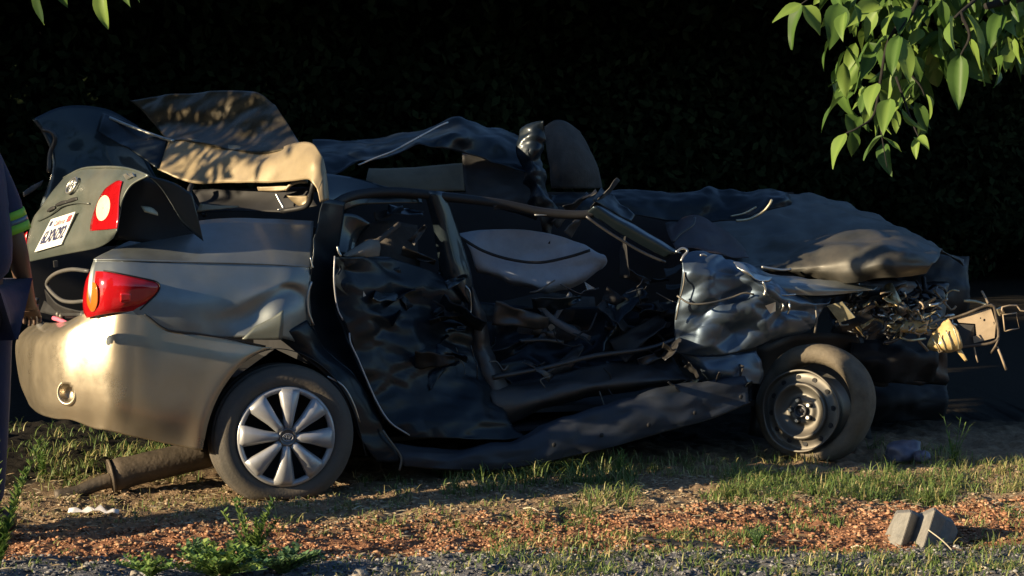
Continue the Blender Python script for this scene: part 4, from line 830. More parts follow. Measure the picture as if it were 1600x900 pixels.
# torn fragments through the crushed middle and along the sills
rf = random.Random(33)
def fragments(name, x0, x1, y0, y1, n, d0, d1, mats, size=(26, 70), amp=.02):
    for k in range(n):
        x, y = x0 + (x1 - x0) * rf.random(), y0 + (y1 - y0) * rf.random(); a = rf.gauss(-.25, .7); L = size[0] + (size[1] - size[0]) * rf.random() ** 1.5; wd = L * (.15 + .35 * rf.random()); d = d0 + (d1 - d0) * rf.random(); tl = rf.gauss(0, .07); tw_ = rf.gauss(0, .06); rows = []
        for i in range(3):
            v = (i - 1) / 2; rows.append([(x + L * (j - 1.5) / 3 * math.cos(a) - wd * v * math.sin(a) * (1 - .2 * j), y + L * (j - 1.5) / 3 * math.sin(a) + wd * v * math.cos(a) * (1 - .2 * j), d + tl * v + tw_ * (j - 1.5) / 1.5 * v + rf.gauss(0, .012)) for j in range(4)])
        sheet(name, rows, rf.choice(mats), CAR, res=4, crumple=amp, cs=14, seed=k + 60, thick=.003)
fragments('torn_panel', 600, 740, 430, 640, 16, -.26, -.10, [PAINTC, PAINTD, PAINTC, BLACK], (30, 90), .022)
fragments('torn_panel', 760, 1050, 470, 600, 26, -.46, -.26, [PAINTC, PAINTD, STEELD, BLACK, SLATE], (30, 100), .022)
fragments('torn_panel', 1040, 1190, 520, 610, 10, -.16, -.08, [PAINTC, PAINTD, STEELD], (24, 60), .018)
fragments('broken_trim', 590, 720, 330, 420, 8, -.45, -.34, [SLATE, SEAT, BLACK, PAINTD], (24, 60), .012)
fragments('broken_trim', 740, 1060, 310, 360, 8, -.5, -.3, [BLACK, PAINTC, SLATE], (30, 80), .012)
fragments('broken_trim', 950, 1060, 400, 500, 10, -.4, -.25, [BLACK, DARK, SLATE, PAINTC], (24, 70), .015)
for k in range(16):
    x, y = 600 + 440 * rf.random(), 450 + 170 * rf.random(); a = rf.gauss(.3, 1.0); L = 20 + 40 * rf.random()
    tube('trailing_wire', [(x + L * t * math.cos(a) + rf.gauss(0, 4), y + L * t * math.sin(a) + rf.gauss(0, 4), -.22 + rf.gauss(0, .02)) for t in (0, .35, .7, 1)], .002 + .003 * rf.random(), rf.choice([STEELD, BLACK, STEEL]), CAR, n=5, smooth_pts=3)
# cabin
plate('cabin_far_side', [(300, 300, -1.68), (1240, 300, -1.68), (1240, 690, -1.68), (300, 690, -1.68)], DARK, CAR, .02)
plate('cabin_floor', [L3(.1, -.25, .18), L3(2.2, -.25, .22), L3(2.2, -1.65, .22), L3(.1, -1.65, .18)], DARK, CAR, .02, local=True)
def seat(name, x0, x1, yt, yb, d0, d1):
    sheet(name, [[(x0, yt + 8, d1), ((x0 + x1) / 2, yt, (d0 + d1) / 2 + .04), (x1, yt + 8, d0 - .1)], [(x0 - 4, (yt + yb) / 2, d1), ((x0 + x1) / 2, (yt + yb) / 2 - 6, (d0 + d1) / 2 + .12), (x1 + 6, (yt + yb) / 2, d0)], [(x0 - 6, yb, d1), ((x0 + x1) / 2, yb, (d0 + d1) / 2 + .1), (x1 + 10, yb, d0)]], SEAT, CAR, res=7, crumple=.012)
seat('rear_seat', 556, 650, 345, 470, -.45, -.6)
sheet('seat_bolster', [[(536, 399, -.14), (556, 386, -.14), (576, 375, -.16), (592, 376, -.2)], [(540, 401, -.11), (560, 394, -.09), (580, 386, -.11), (594, 386, -.17)], [(546, 403, -.12), (564, 402, -.11), (582, 401, -.13), (592, 400, -.18)]], mat('sunlit_bolster', (.20, .18, .15), .9, vary=.2, bump=.3), CAR, res=6)  # seat bulge with sunlight put in as a lighter fabric colour
tube('belt_guide', [(588, 378, -.22), (606, 364, -.28), (624, 350, -.32)], .012, SEAT, CAR)
sheet('front_seat_cushion', [[(780, 470, -.7), (850, 460, -.7), (930, 462, -.7)], [(780, 510, -.62), (850, 505, -.6), (930, 505, -.62)], [(785, 560, -.64), (850, 556, -.62), (930, 552, -.64)]], SEAT, CAR, res=7, crumple=.02)
sheet('curtain_airbag', [[(716, 364, -.52), (770, 359, -.50), (830, 360, -.48), (890, 374, -.46), (930, 393, -.45)], [(726, 378, -.47), (775, 384, -.475), (835, 392, -.465), (895, 390, -.45), (944, 399, -.42)], [(736, 396, -.46), (780, 410, -.46), (840, 418, -.45), (900, 412, -.44), (948, 405, -.42)], [(742, 416, -.48), (790, 432, -.45), (846, 446, -.43), (905, 434, -.43), (946, 412, -.45)], [(746, 424, -.54), (796, 442, -.52), (858, 457, -.5), (910, 440, -.5), (940, 418, -.5)]], CLOTH, CAR, res=10, crumple=.016, cs=9, seed=6)
ribbon('airbag_tether', [(716, 369, -.43), (755, 392, -.40), (800, 406, -.375), (845, 410, -.36), (890, 401, -.365), (922, 391, -.38)], .014, BLACK, CAR)
ribbon('seat_belt', [(834, 468, -.36), (858, 494, -.33), (884, 512, -.33), (922, 530, -.36)], .030, mat('belt_webbing', (.11, .115, .13), .7), CAR)
ribbon('seat_belt', [(892, 458, -.40), (874, 486, -.36), (858, 510, -.35), (844, 530, -.36)], .024, MATS['belt_webbing'], CAR)
plate('belt_buckle', [(855, 510, -.33), (862, 505, -.33), (868, 512, -.33), (860, 518, -.33)], STEEL, CAR, .012)
plate('broken_glass_shard', [(913, 440, -.40), (932, 452, -.38), (918, 454, -.38)], BRIGHT, CAR, .004)
tube('seat_frame_rail', [(812, 533, -.34), (850, 531, -.33), (880, 535, -.33)], .010, STEELD, CAR)

# ---- bonnet, front wing, engine bay
hood = sheet('hood', [
    [(1085, 345, -1.35), (1180, 308, -1.50), (1275, 306, -1.50), (1350, 330, -1.45), (1420, 364, -1.35), (1505, 408, -1.2)],
    [(1100, 374, -.95), (1190, 358, -1.0), (1285, 346, -1.0), (1360, 346, -.98), (1430, 368, -.9), (1506, 412, -.85)],
    [(1120, 404, -.52), (1190, 408, -.55), (1260, 392, -.52), (1330, 368, -.46), (1400, 367, -.42), (1472, 396, -.42)],
    [(1150, 414, -.46), (1196, 416, -.47), (1270, 408, -.32), (1340, 392, -.15), (1405, 388, -.03), (1466, 405, -.05)],
    [(1170, 420, -.43), (1205, 423, -.44), (1280, 424, -.27), (1345, 420, -.08), (1400, 412, .04), (1456, 415, .02)],
    [(1180, 424, -.46), (1215, 427, -.46), (1290, 438, -.29), (1345, 440, -.12), (1395, 434, .0), (1448, 427, -.03)]], mat('dusty_hood_paint', (.046, .047, .042), .48, .3, .1, .3, dust=.4, vary=.2), CAR, res=13, crumple=.026, cs=7, seed=17)
tube('hood_fold', [(1338, 424, -.10), (1352, 428, -.09), (1380, 424, -.05), (1404, 420, -.04), (1430, 420, -.06)], .008, STEEL, hood)
tube('hood_fold', [(1190, 417, -.36), (1206, 420, -.35), (1222, 422, -.35), (1236, 421, -.34)], .007, BRIGHT, hood)
tube('hood_tear', [(1392, 404, -.08), (1397, 409, -.07), (1388, 417, -.06), (1376, 419, -.06)], .004, BRIGHT, hood)
plate('hood_tear_gap', [(1362, 382, -.20), (1372, 384, -.18), (1392, 404, -.12), (1386, 412, -.10), (1372, 398, -.14)], DARK, hood, .004)
sheet('wing_top', [[(1176, 420, -.30), (1215, 430, -.28), (1270, 436, -.24), (1340, 444, -.2), (1372, 446, -.2)], [(1186, 440, -.16), (1225, 444, -.12), (1275, 448, -.10), (1330, 452, -.12), (1366, 452, -.15)], [(1190, 458, -.14), (1230, 460, -.11), (1280, 462, -.09), (1330, 458, -.12), (1360, 454, -.15)]], PAINT, CAR, res=8, crumple=.012, cs=7, seed=19)
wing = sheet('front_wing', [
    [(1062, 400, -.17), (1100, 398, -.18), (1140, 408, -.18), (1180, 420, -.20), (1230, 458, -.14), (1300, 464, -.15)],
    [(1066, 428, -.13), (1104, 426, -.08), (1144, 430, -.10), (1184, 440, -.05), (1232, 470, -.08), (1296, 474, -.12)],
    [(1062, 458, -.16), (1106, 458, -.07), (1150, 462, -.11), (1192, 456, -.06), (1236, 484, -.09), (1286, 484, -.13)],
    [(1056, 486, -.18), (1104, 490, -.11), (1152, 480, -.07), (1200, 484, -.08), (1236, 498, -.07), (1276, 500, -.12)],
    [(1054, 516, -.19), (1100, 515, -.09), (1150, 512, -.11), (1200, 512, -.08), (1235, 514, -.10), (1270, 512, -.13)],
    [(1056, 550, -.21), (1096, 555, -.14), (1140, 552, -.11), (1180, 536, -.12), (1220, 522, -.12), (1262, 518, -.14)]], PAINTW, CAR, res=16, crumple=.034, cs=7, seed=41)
sheet('wing_lower', [[(1058, 552, -.24), (1100, 556, -.15), (1146, 552, -.12), (1180, 548, -.14)], [(1078, 575, -.22), (1110, 580, -.12), (1150, 575, -.10), (1190, 580, -.14)], [(1095, 596, -.2), (1125, 600, -.13), (1156, 598, -.10), (1186, 600, -.14)]], PAINTW, CAR, res=7, crumple=.025, cs=8, seed=44)
tube('wing_crease', [(1058, 462, -.12), (1078, 474, -.08), (1106, 474, -.05), (1140, 466, -.07), (1162, 458, -.06), (1178, 460, -.05)], .005, STEEL, wing)
tube('wing_crease', [(1056, 500, -.14), (1062, 470, -.12), (1068, 445, -.1), (1070, 425, -.1)], .004, STEEL, wing)
sheet('wing_edge_glint', [[(1146, 410, -.12), (1160, 412, -.10), (1176, 426, -.08), (1206, 434, -.08)], [(1152, 418, -.06), (1168, 424, -.03), (1182, 434, -.03), (1204, 438, -.05)], [(1160, 424, -.05), (1174, 432, -.02), (1186, 438, -.02), (1200, 440, -.05)]], BRIGHT, wing, res=5, crumple=.008, cs=20)  # bright metal pieces stand in for white glints on the wing
tube('wing_edge_glint', [(1192, 440, -.02), (1196, 452, -.02), (1194, 462, -.02)], .006, BRIGHT, wing)
tube('wing_edge_glint', [(1212, 460, -.06), (1226, 461, -.05), (1244, 460, -.05)], .004, BRIGHT, wing)
for (x, y0, y1) in ((1222, 472, 486), (1232, 470, 490), (1274, 478, 520)):
    tube('wing_fold', [(x, y0, -.06), (x + 2, (y0 + y1) / 2, -.045), (x - 1, y1, -.06)], .005, BRIGHT if x < 1250 else STEEL, wing)
plate('torn_wing_corner', [(1196, 478, -.03), (1212, 472, -.02), (1212, 486, -.02), (1204, 490, -.03)], BRIGHT, wing, .004)
sheet('inner_arch', [[(1180, 540, -.3), (1230, 525, -.4), (1290, 520, -.45), (1350, 530, -.45)], [(1175, 600, -.35), (1230, 590, -.5), (1300, 580, -.5), (1360, 590, -.5)], [(1170, 680, -.4), (1230, 690, -.5), (1300, 690, -.5), (1360, 690, -.5)]], BLACK, CAR, res=5, crumple=.03)
sheet('cowl', [[(1040, 350, -.9), (1085, 336, -.8), (1120, 360, -.7), (1165, 385, -.7)], [(1046, 370, -.75), (1084, 356, -.66), (1125, 376, -.6), (1165, 394, -.6)], [(1056, 392, -.5), (1090, 390, -.45), (1130, 396, -.42), (1170, 402, -.45)]], mat('plum_plastic', (.045, .035, .042), .6, dust=.3), CAR, res=6, crumple=.03, cs=8)
tube('wiper_arm', [(1052, 378, -.5), (1062, 366, -.52), (1082, 352, -.55), (1086, 340, -.6)], .007, STEELD, CAR)
# engine bay: dark bulk, hoses, brackets, torn lamp and crash frame
def lumpy(name, x0, x1, y0, y1, d, m, seed, amp=.05):
    sheet(name, [[(x0, y0, d - .15), ((x0 + x1) / 2, y0, d - .1), (x1, y0, d - .15)], [(x0, (y0 + y1) / 2, d), ((x0 + x1) / 2, (y0 + y1) / 2, d + .04), (x1, (y0 + y1) / 2, d)], [(x0 + 6, y1, d - .1), ((x0 + x1) / 2, y1, d - .04), (x1 - 6, y1, d - .1)]], m, CAR, res=12, crumple=amp, cs=9, seed=seed)
lumpy('engine_block', 1300, 1480, 440, 600, -.55, STEELD, 51, .06)
lumpy('radiator_remains', 1330, 1465, 520, 600, -.4, DARK, 52, .05)
lumpy('undertray', 1350, 1480, 590, 660, -.9, DARK, 53, .03)
lumpy('far_wing', 1400, 1515, 400, 520, -1.25, BLACK, 54, .03)
rb = random.Random(19)
def tangle(name, x0, x1, y0, y1, n, d, mats, r0=.003, r1=.009, L=26):
    for k in range(n):
        x, y = x0 + (x1 - x0) * rb.random(), y0 + (y1 - y0) * rb.random(); a = rb.random() * 6.28; pts = []
        for j in range(4):
            pts.append((x, y, d + .10 * rb.random())); a += rb.gauss(0, .9); x += L * .4 * math.cos(a); y += L * .3 * math.sin(a)
        tube(name, pts, r0 + (r1 - r0) * rb.random(), rb.choice(mats), CAR, n=6, smooth_pts=3)
tangle('loose_wire', 1310, 1400, 455, 500, 34, -.30, [STEELD, STEELD, STEEL, BLACK, BRIGHT])
tangle('hose', 1380, 1470, 445, 500, 22, -.34, [STEELD, BLACK, STEEL, TANP], .005, .014, 34)
tangle('bracket_strip', 1400, 1480, 490, 530, 16, -.28, [TANP, TANP, STEELD, BRASS], .006, .012, 34)
tangle('torn_bracket', 1385, 1480, 450, 520, 26, -.22, [TANP, BRASS, STEEL, TANP, BRIGHT], .004, .010, 26)
fragments('torn_bracket', 1330, 1480, 455, 525, 22, -.28, -.12, [TANP, STEEL, BRASS, STEELD, YEL], (12, 30), .012)
tangle('loose_wire', 1335, 1365, 500, 535, 7, -.28, [STEELD, STEEL], .003, .005, 24)
plate('lamp_bracket', [(1292, 478, -.10), (1316, 472, -.04), (1336, 496, -.02), (1312, 504, -.08)], BRASS, CAR, .008)
tube('strut_cylinder', [(1388, 446, -.22), (1396, 462, -.18), (1406, 482, -.16)], .024, BRASS, CAR, n=14, smooth_pts=1)
tube('coil_end', [(1404, 476, -.16), (1412, 486, -.15)], .030, STEEL, CAR, n=14, smooth_pts=1)
sheet('crash_frame_plate', [[(1394, 508, -.22), (1420, 502, -.20), (1452, 500, -.16)], [(1398, 516, -.20), (1424, 515, -.17), (1448, 514, -.14)], [(1420, 520, -.22), (1436, 522, -.18), (1450, 520, -.16)]], YEL, CAR, res=5, crumple=.015, cs=14)
sheet('headlamp_shell', [[(1474, 500, -.14), (1482, 497, -.10), (1490, 508, -.06)], [(1460, 520, -.13), (1478, 520, -.05), (1500, 524, .0)], [(1448, 538, -.12), (1472, 540, -.04), (1504, 542, .0)], [(1452, 546, -.14), (1474, 549, -.08), (1500, 548, -.03)]], YEL, CAR, res=7, crumple=.012, cs=11)
for k in range(4): tube('headlamp_rib', [(1456 + 11 * k, 528 - 6 * k, -.07 + .02 * k), (1464 + 11 * k, 540 - 2 * k, -.045 + .02 * k), (1468 + 10 * k, 549 - k, -.06 + .02 * k)], .004, BRASS, CAR)
plate('radiator_support', [(1494, 496, -.10), (1548, 481, .0), (1556, 506, .02), (1554, 528, .02), (1522, 536, -.04), (1520, 526, -.04), (1526, 524, -.03), (1524, 506, -.04), (1498, 504, -.09)], TANP, CAR, .01)
for (x, y) in ((1538, 500), (1532, 497)):
    v, f = lathe([(.0, .002), (.006 if x > 1535 else .003, .002), (.007 if x > 1535 else .004, 0)], 12); o = raw('bolt_hole', v, f, DARK, CAR); o.matrix_local = Matrix.Translation(PL(x, y, .018)) @ Matrix.Rotation(R_(90), 4, 'X')
plate('support_web', [(1496, 506, -.09), (1522, 508, -.05), (1522, 536, -.05), (1504, 540, -.06)], mat('dark_steel_web', (.05, .048, .046), .6, .3), CAR, .008)
tube('support_frame', [(1480, 500, -.12), (1510, 490, -.06), (1548, 476, .02), (1556, 494, .03), (1560, 526, .03), (1548, 536, .02), (1520, 540, -.02), (1490, 544, -.04), (1466, 550, -.08)], .007, RUST, CAR, smooth_pts=3)
tube('support_frame', [(1506, 470, -.08), (1524, 471, -.05), (1540, 476, -.01), (1550, 478, .02)], .007, BRASS, CAR, smooth_pts=2)
tube('bent_stay', [(1458, 452, -.22), (1470, 466, -.2), (1486, 484, -.17), (1494, 478, -.16)], .006, TANP, CAR, smooth_pts=2)
tube('bent_stay', [(1534, 455, -.02), (1539, 464, 0), (1544, 474, .02)], .006, TANP, CAR, smooth_pts=2)
tube('hanging_strip', [(1558, 542, .02), (1564, 556, .03), (1572, 578, .03)], .006, TANP, CAR, smooth_pts=2)
tube('hanging_strip', [(1522, 540, -.02), (1524, 552, -.02), (1528, 566, -.02)], .004, TANP, CAR, smooth_pts=2)
sheet('headlamp_tab', [[(1494, 548, -.04), (1502, 546, -.03)], [(1502, 558, -.03), (1508, 556, -.02)], [(1508, 565, -.03), (1512, 563, -.02)]], YEL, CAR, res=3)
tube('wire_loop', [(1570, 517, .04), (1567, 492, .04), (1588, 489, .04), (1592, 513, .04), (1570, 517, .04)], .004, TANP, CAR, smooth_pts=1)
tube('wire_loop', [(1567, 488, .04), (1566, 480, .04), (1588, 477, .04), (1594, 485, .05), (1612, 487, .06)], .004, TANP, CAR, smooth_pts=2)
plate('lamp_socket', [(1558, 484, .02), (1566, 480, .03), (1570, 490, .03), (1562, 494, .02)], BRASS, CAR, .02)
tube('frame_leg', [(1560, 528, .03), (1556, 540, .03), (1548, 552, .0)], .006, RUST, CAR, smooth_pts=2)

# ---- silencer hanging to the ground behind the rear wheel
def muffler():
    a, b_ = PL(172, 744, -.40), PL(330, 706, -.40); d = (b_ - a).normalized(); P = [a - d * .0, a + d * .006, a + d * .02, b_]
    pts = [tuple(a + (b_ - a) * t) for t in np.linspace(0, 1, 10)]; rs = [.068, .072] + [.067] * 6 + [.068, .064]
    v, f = tube_vf(pts, rs, 24); m = raw('muffler', v, f, RUST, CAR); m['label'] = 'rusty silencer hanging to the ground'
    tube('muffler_rim', [tuple(a + Vector((0, 0, 0)) + d * t) for t in (.0, .012)], .075, RUST, m, n=24, smooth_pts=1, local=True)
    tube('tail_pipe', [tuple(a + d * .01 + Vector((0, 0, -.02))), tuple(a - d * .05 + Vector((0, 0, -.02))), tuple(a - d * .14 + Vector((0, 0, -.035))), tuple(a - d * .24 + Vector((0, 0, -.03)))], .034, RUST, m, n=16, local=True, taper=.028)
muffler()
plate('underbody', [L3(-.35, -.3, .33), L3(2.5, -.3, .26), L3(2.5, -1.6, .26), L3(-.35, -1.6, .33)], BLACK, CAR, .03, local=True)

# ================================================================== other things
def weed(name, label, base, stems, H, spread, leafL, leafW, n, seed, straight=.6, m=None, group=None, lean=None):
    g = random.Random(seed); e = empty(name, tuple(base)); tag(e, label, 'plant', group); SV, SF, V, Fc, T = [], [], [], [], []
    for s in range(stems):
        a = g.random() * 6.28; r = spread * g.random() ** .7; h = H * (.55 + .45 * g.random()) if s else H
        if s == 0: r = spread * .35; a = 0.2
        if lean and s < 2: r, a = lean * (1 - .4 * s), .15
        P = catmull([(0, 0, -.01), (r * .3 * math.cos(a), r * .3 * math.sin(a), h * .4), (r * math.cos(a), r * math.sin(a), h)], 8)
        v, f = tube_vf(P, .0032, 6, .0012, len(SV)); SV += v; SF += f
        for k in range(n):
            t = .12 + .88 * (k + g.random()) / n; q = P[min(len(P) - 1, int(t * (len(P) - 1)))]; az = g.random() * 6.28; up = straight + .5 * t + .3 * g.random()
            d = Vector((math.cos(az), math.sin(az), up)).normalized(); L = leafL * (.6 + .6 * g.random()) * (1.15 - .5 * t); sd_ = d.cross(Vector((0, 0, 1))).normalized() * leafW * (.7 + .5 * g.random()); nn = sd_.cross(d).normalized()
            o = Vector(q); b = len(V); V += [o, o + d * L * .45 + sd_ + nn * leafW * .3, o + d * L - Vector((0, 0, L * .12)), o + d * L * .45 - sd_ + nn * leafW * .3, o + d * L * .5]
            Fc += [(b, b + 1, b + 4), (b + 1, b + 2, b + 4), (b + 2, b + 3, b + 4), (b + 3, b, b + 4)]; T += [g.random()] * 5
    raw('stem', SV, SF, MATS['weed_leaves'], e)
    o = tri_mesh('foliage', V, Fc, T, m or MATS['weed_leaves'], smooth=True); o.parent = e
    return e
tint_mat('weed_leaves', (.07, .15, .035), (.15, .25, .06), (.28, .36, .10), .5, .3); tint_mat('blue_weed_leaves', (.05, .11, .055), (.10, .19, .085), (.20, .28, .12), .5, .25)
def gp(x, y, dz=0): p = G(x, y); p.z = gz(p.x, p.y) + dz; return p
weed('leafy_weed', 'tall narrow-leaved weed standing beside the navy trouser leg', gp(-2, 882), 5, .47, .12, .060, .0065, 150, 1, .9, lean=.16)
weed('leafy_weed', 'narrow-leaved weed on the red soil in front of the silver wheel cover', gp(395, 872), 8, .24, .14, .046, .0055, 70, 2, .8, lean=.08)
weed('low_weed', 'broad low green weed clump at the gravel edge below the rear wheel', gp(345, 897), 46, .10, .24, .044, .011, 26, 3)
weed('low_weed', 'bluish low weed clump on the gravel beside the broad weed', gp(440, 893), 34, .085, .18, .040, .010, 24, 4, m=MATS['blue_weed_leaves'])
weed('low_weed', 'bluish weed clump with feathery tops between the broad weed and the red soil', gp(310, 880), 18, .095, .10, .036, .008, 24, 14, m=MATS['blue_weed_leaves'])
weed('low_weed', 'small pale weed clump on the gravel below the tall weed', gp(235, 900), 24, .06, .14, .032, .007, 20, 5)
weed('roadside_weed', 'thin upright weed with bent stalk in front of the crushed front end', gp(1490, 722), 7, .24, .10, .07, .003, 9, 6)
weed('roadside_weed', 'small dull weed tuft at the gravel edge by the black strip', gp(1182, 852), 14, .07, .05, .03, .003, 16, 8, m=MATS['blue_weed_leaves'])
weed('roadside_weed', 'thin grassy weed leaning on the crushed sill', gp(965, 742), 9, .13, .07, .07, .0025, 10, 9)
weed('leafy_weed', 'short weed growing under the champagne bumper', gp(66, 742), 6, .16, .06, .04, .005, 24, 10)

# concrete zigzag block lying on the soil
def chock():
    cols = [((1401, 802), 1389, 6.24), ((1424, 801), 1406, 6.14), ((1437, 807), 1421, 6.21), ((1461, 797), 1441, 6.10), ((1479, 812), 1459, 6.17), ((1489, 816), 1478, 6.18), ((1497, 831), 1490, 6.25)]
    V, Fc = [], []; k = len(cols)
    def bot(px, dist, back):
        r = ray(px, 850); t = dist / r.y; p = CAM + r * t; return Vector((p.x, p.y + back, -.02))
    for (tp, bx, dist) in cols: V.append(AT(tp[0], tp[1], dist + .05))
    for (tp, bx, dist) in cols: V.append(bot(bx, dist, 0))
    for (tp, bx, dist) in cols: V.append(AT(tp[0], tp[1], dist + .05) + Vector((.02, .09, -.005)))
    for (tp, bx, dist) in cols: V.append(bot(bx, dist, .10))
    for i in range(k - 1):
        Fc += [(i, i + 1, k + i + 1, k + i), (2 * k + i + 1, 2 * k + i, 3 * k + i, 3 * k + i + 1), (i + 1, i, 2 * k + i, 2 * k + i + 1), (k + i, k + i + 1, 3 * k + i + 1, 3 * k + i)]
    Fc += [(0, k, 3 * k, 2 * k), (k - 1, 3 * k - 1, 4 * k - 1, 2 * k - 1)]
    c = sum((Vector(v) for v in V), Vector()) / len(V); c.z = 0
    o = raw('zigzag_block', [v - c for v in V], Fc, mat('block_concrete', (.20, .195, .18), .9, vary=.25, vscale=25, bump=.5, bscale=90, dust=.5), None, False); bm = bmesh.new(); bm.from_mesh(o.data); bmesh.ops.recalc_face_normals(bm, faces=bm.faces); bmesh.ops.bevel(bm, geom=bm.edges, offset=.003, segments=2, affect='EDGES'); bm.to_mesh(o.data); bm.free()
    o.location = c; return tag(o, 'grey zigzag ribbed concrete block lying on the red soil', 'block')
chock()
# black strip, litter, stone, bag
def strip():
    a, b = gp(996, 853), gp(1180, 862); e = raw('black_strip', *tube_vf(catmull([tuple(a + Vector((0, 0, .012))), tuple((a + b) / 2 + Vector((0, .01, .016))), tuple(b + Vector((0, 0, .010)))], 10), [.018] * 21, 8), mat('scuffed_black_rubber', (.018, .018, .021), .55, dust=.35, bump=.4, bscale=40)); 
    for v in e.data.vertices: v.co.z = gz(v.co.x, v.co.y) + .012 + (v.co.z - (a.z + .012)) * .6
    tag(e, 'torn black rubber strip lying along the gravel edge', 'strip')
strip()
def litter():
    a = gp(108, 803); V, Fc = [], []; k = 9
    for i in range(k):
        t = i / (k - 1); p = G(108 + 78 * t, 803 - 1.5 * t); wd = .020 * (1 - .6 * t) * (1 + .3 * math.sin(i * 2.3)); z = gz(p.x, p.y) + .015 + .006 * math.sin(i * 1.9)
        V += [(p.x, p.y - wd, z), (p.x, p.y, z + .012 * (1 + math.sin(i * 2.7))), (p.x, p.y + wd, z + .004)]
    for i in range(k - 1):
        for j in range(2): b = i * 3 + j; Fc.append((b, b + 1, b + 4, b + 3))
    o = raw('litter_strip', V, Fc, mat('white_litter', (.75, .72, .72), .6, vary=.1)); s = o.modifiers.new('thickness', 'SOLIDIFY'); s.thickness = .002; tag(o, 'crumpled white scrap of litter on the brown earth', 'litter')
litter()
def rock(name, px, py, r, m, label, cat, seed, flat=.7):
    p = gp(px, py); me = bpy.data.meshes.new(name); bm = bmesh.new(); bmesh.ops.create_icosphere(bm, subdivisions=3, radius=r)
    co = np.array([v.co[:] for v in bm.verts]); h = fbm(co / r * 1.3, seed, 3)
    for v, q in zip(bm.verts, h): v.co *= 1 + .3 * q; v.co.z *= flat
    bm.to_mesh(me); bm.free(); o = link(name, me, None, m, True); o.location = (p.x, p.y, p.z + r * flat * .6); return tag(o, label, cat)
STONE = mat('pale_stone', (.28, .25, .21), .95, vary=.3, vscale=30, bump=.5)
rock('stone', 562, 893, .026, STONE, 'pale brown stone on the gravel near the low weeds', 'stone', 3)
rock('stone', 210, 890, .016, STONE, 'small stone on the gravel left of the broad weed', 'stone', 5)
rock('plastic_bag', 1410, 716, .085, mat('bluish_plastic', (.10, .105, .15), .45, vary=.3, vscale=20), 'crumpled bluish plastic scrap on the ground beside the front tyre', 'plastic scrap', 9, .75)
rock('plastic_bag', 1440, 722, .04, MATS['bluish_plastic'], 'small bluish scrap next to the larger crumpled one', 'plastic scrap', 12, .7)
def stick(label, a, b, r, m):
    A, B = gp(*a, r * 2), gp(*b, r * 2); M_ = (A + B) / 2 + Vector((0, 0, r * 3)); tag(raw('dry_stick', *tube_vf(catmull([tuple(A), tuple(M_), tuple(B)], 4), r, 6, r * .5), m), label, 'stick')
STK = mat('bleached_stalk', (.55, .48, .36), .8, vary=.2)
stick('bleached stick on the gravel below the concrete block', (1516, 886), (1558, 892), .004, STK)
stick('pale dry stalk on the red soil below the black sill', (818, 798), (842, 804), .003, STK)
stick('pale dry stalk on the red soil above the black strip', (1330, 846), (1352, 848), .003, STK)
def stalk():
    a = gp(1494, 862, .004); b = gp(1450, 858); b.z += .075; tag(raw('dry_stick', *tube_vf(catmull([tuple(a), tuple((a + b) / 2 + Vector((0, -.01, .006))), tuple(b)], 5), .003, 6, .002), STK), 'thin pale stalk leaning across the concrete block', 'stick')
stalk()

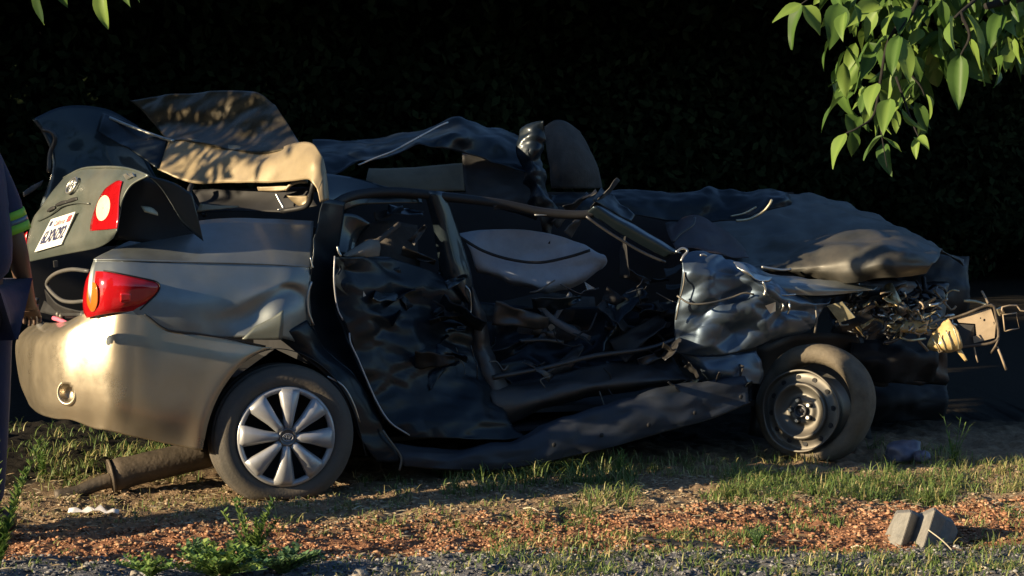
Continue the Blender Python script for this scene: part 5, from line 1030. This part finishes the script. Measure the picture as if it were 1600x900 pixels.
# ---- the person at the left edge: dark clothes, lime band on the sleeve, one hand on the boot lid
def person():
    base = G(-38, 838); e = empty('person', (base.x, base.y, 0)); tag(e, 'person in navy work clothes with a lime sleeve band, reaching into the open boot', 'person'); B0 = Vector((base.x, base.y, 0))
    def skin(name, verts, edges, rad, m, sub=2):
        me = bpy.data.meshes.new(name); me.from_pydata([tuple(v) for v in verts], edges, []); me.materials.append(m); o = bpy.data.objects.new(name, me); COL.objects.link(o); o.parent = e
        o.modifiers.new('skin', 'SKIN')
        for sv, r in zip(me.skin_vertices[0].data, rad): sv.radius = r if isinstance(r, tuple) else (r, r)
        me.skin_vertices[0].data[0].use_root = True; s = o.modifiers.new('smooth', 'SUBSURF'); s.levels = sub; s.render_levels = sub
        o.modifiers['skin'].use_smooth_shade = True; return o
    NAVY = mat('navy_work_cloth', (.010, .015, .050), .85, vary=.25, vscale=9, bump=.4, bscale=12, sheen=.1); SKIN = mat('skin', (.11, .062, .04), .55); HAIR = mat('dark_hair', (.02, .015, .012), .7)
    sh = AT(-22, 255, 6.36) - B0; el = AT(26, 388, 6.42) - B0; wr = AT(43, 470, 6.62) - B0; hand = AT(50, 498, 6.72) - B0
    V = [(0, 0, .95), (0, 0, 1.15), (0, 0, 1.36), (0, 0, 1.50), (.01, 0, 1.57), (.02, 0, 1.66), (.02, 0, 1.76),
         (0, .10, .90), (.0, .10, .50), (-.02, .10, .09), (.07, .10, .035), (0, -.10, .90), (.01, -.10, .50), (-.01, -.10, .09), (.08, -.10, .035), sh, el, wr, (-.02, -.20, 1.44), (-.05, -.25, 1.17), (.04, -.23, .94)]
    E = [(0, 1), (1, 2), (2, 3), (3, 4), (4, 5), (5, 6), (0, 7), (7, 8), (8, 9), (9, 10), (0, 11), (11, 12), (12, 13), (13, 14), (2, 15), (15, 16), (16, 17), (2, 18), (18, 19), (19, 20)]
    Rd = [(.13, .11), (.13, .10), (.16, .11), .065, .06, (.085, .10), .07, .09, .06, .045, .04, .09, .06, .045, .04, .07, .045, .032, .07, .045, .035]
    d = (hand - wr).normalized(); s = d.cross(Vector((0, 0, 1))).normalized(); u = s.cross(d); i0 = len(V)
    V += [wr + d * .03, wr + d * .08]; E += [(17, i0), (i0, i0 + 1)]; Rd += [(.034, .020), (.038, .016)]
    for k in range(4):
        off = s * (-.030 + .020 * k); L = (.060, .072, .068, .052)[k]; b = len(V); p0 = wr + d * .095 + off
        V += [p0, p0 + d * L * .5 + u * .006, p0 + d * L * .8 - u * L * .3]; E += [(i0 + 1, b), (b, b + 1), (b + 1, b + 2)]; Rd += [.009, .009, .008]
    b = len(V); V += [wr + d * .045 - s * .038, wr + d * .075 - s * .058 - u * .01, wr + d * .10 - s * .058 - u * .02]; E += [(i0, b), (b, b + 1), (b + 1, b + 2)]; Rd += [.012, .011, .009]
    body = skin('body', V, E, Rd, SKIN)
    hem = sh + (el - sh) * .80
    skin('jacket', [(0, 0, .93), (0, 0, 1.15), (0, 0, 1.36), (0, 0, 1.49), sh, hem, (-.02, -.20, 1.44), (-.05, -.25, 1.19)], [(0, 1), (1, 2), (2, 3), (2, 4), (4, 5), (2, 6), (6, 7)], [(.18, .15), (.17, .14), (.20, .14), .085, .10, .078, .10, .075], NAVY)
    skin('trousers', [(0, 0, .97), (0, .10, .88), (.0, .10, .5), (-.02, .10, .06), (0, -.10, .88), (.01, -.10, .5), (-.01, -.10, .06)], [(0, 1), (1, 2), (2, 3), (0, 4), (4, 5), (5, 6)], [(.17, .15), .135, .115, .10, .135, .115, .10], NAVY)
    LIME = mat('lime_band', (.22, .50, .03), .6); GRY = mat('reflective_grey', (.10, .15, .19), .4, .3); ax = (el - sh).normalized()
    def ring(name, t0, t1, r, m): raw(name, *tube_vf([tuple(hem + ax * t) for t in (t0, t0 * .5 + t1 * .5, t1)], r, 24), m, e)
    ring('sleeve_band', -.075, -.045, .079, LIME); ring('sleeve_stripe', -.045, -.025, .0785, GRY); ring('sleeve_band', -.025, .008, .079, LIME)
    skin('hair', [(.0, 0, 1.70), (-.01, 0, 1.78)], [(0, 1)], [(.10, .105), .075], HAIR, 2)
    BOOT = mat('black_boot', (.012, .012, .012), .5)
    for y in (.10, -.10): raw('boot', *tube_vf(catmull([(-.11, y, .05), (-.04, y, .06), (.05, y, .045), (.12, y, .035)], 3), [.05, .052, .055, .055, .055, .052, .05, .048, .045, .03], 14), BOOT, e)
person()
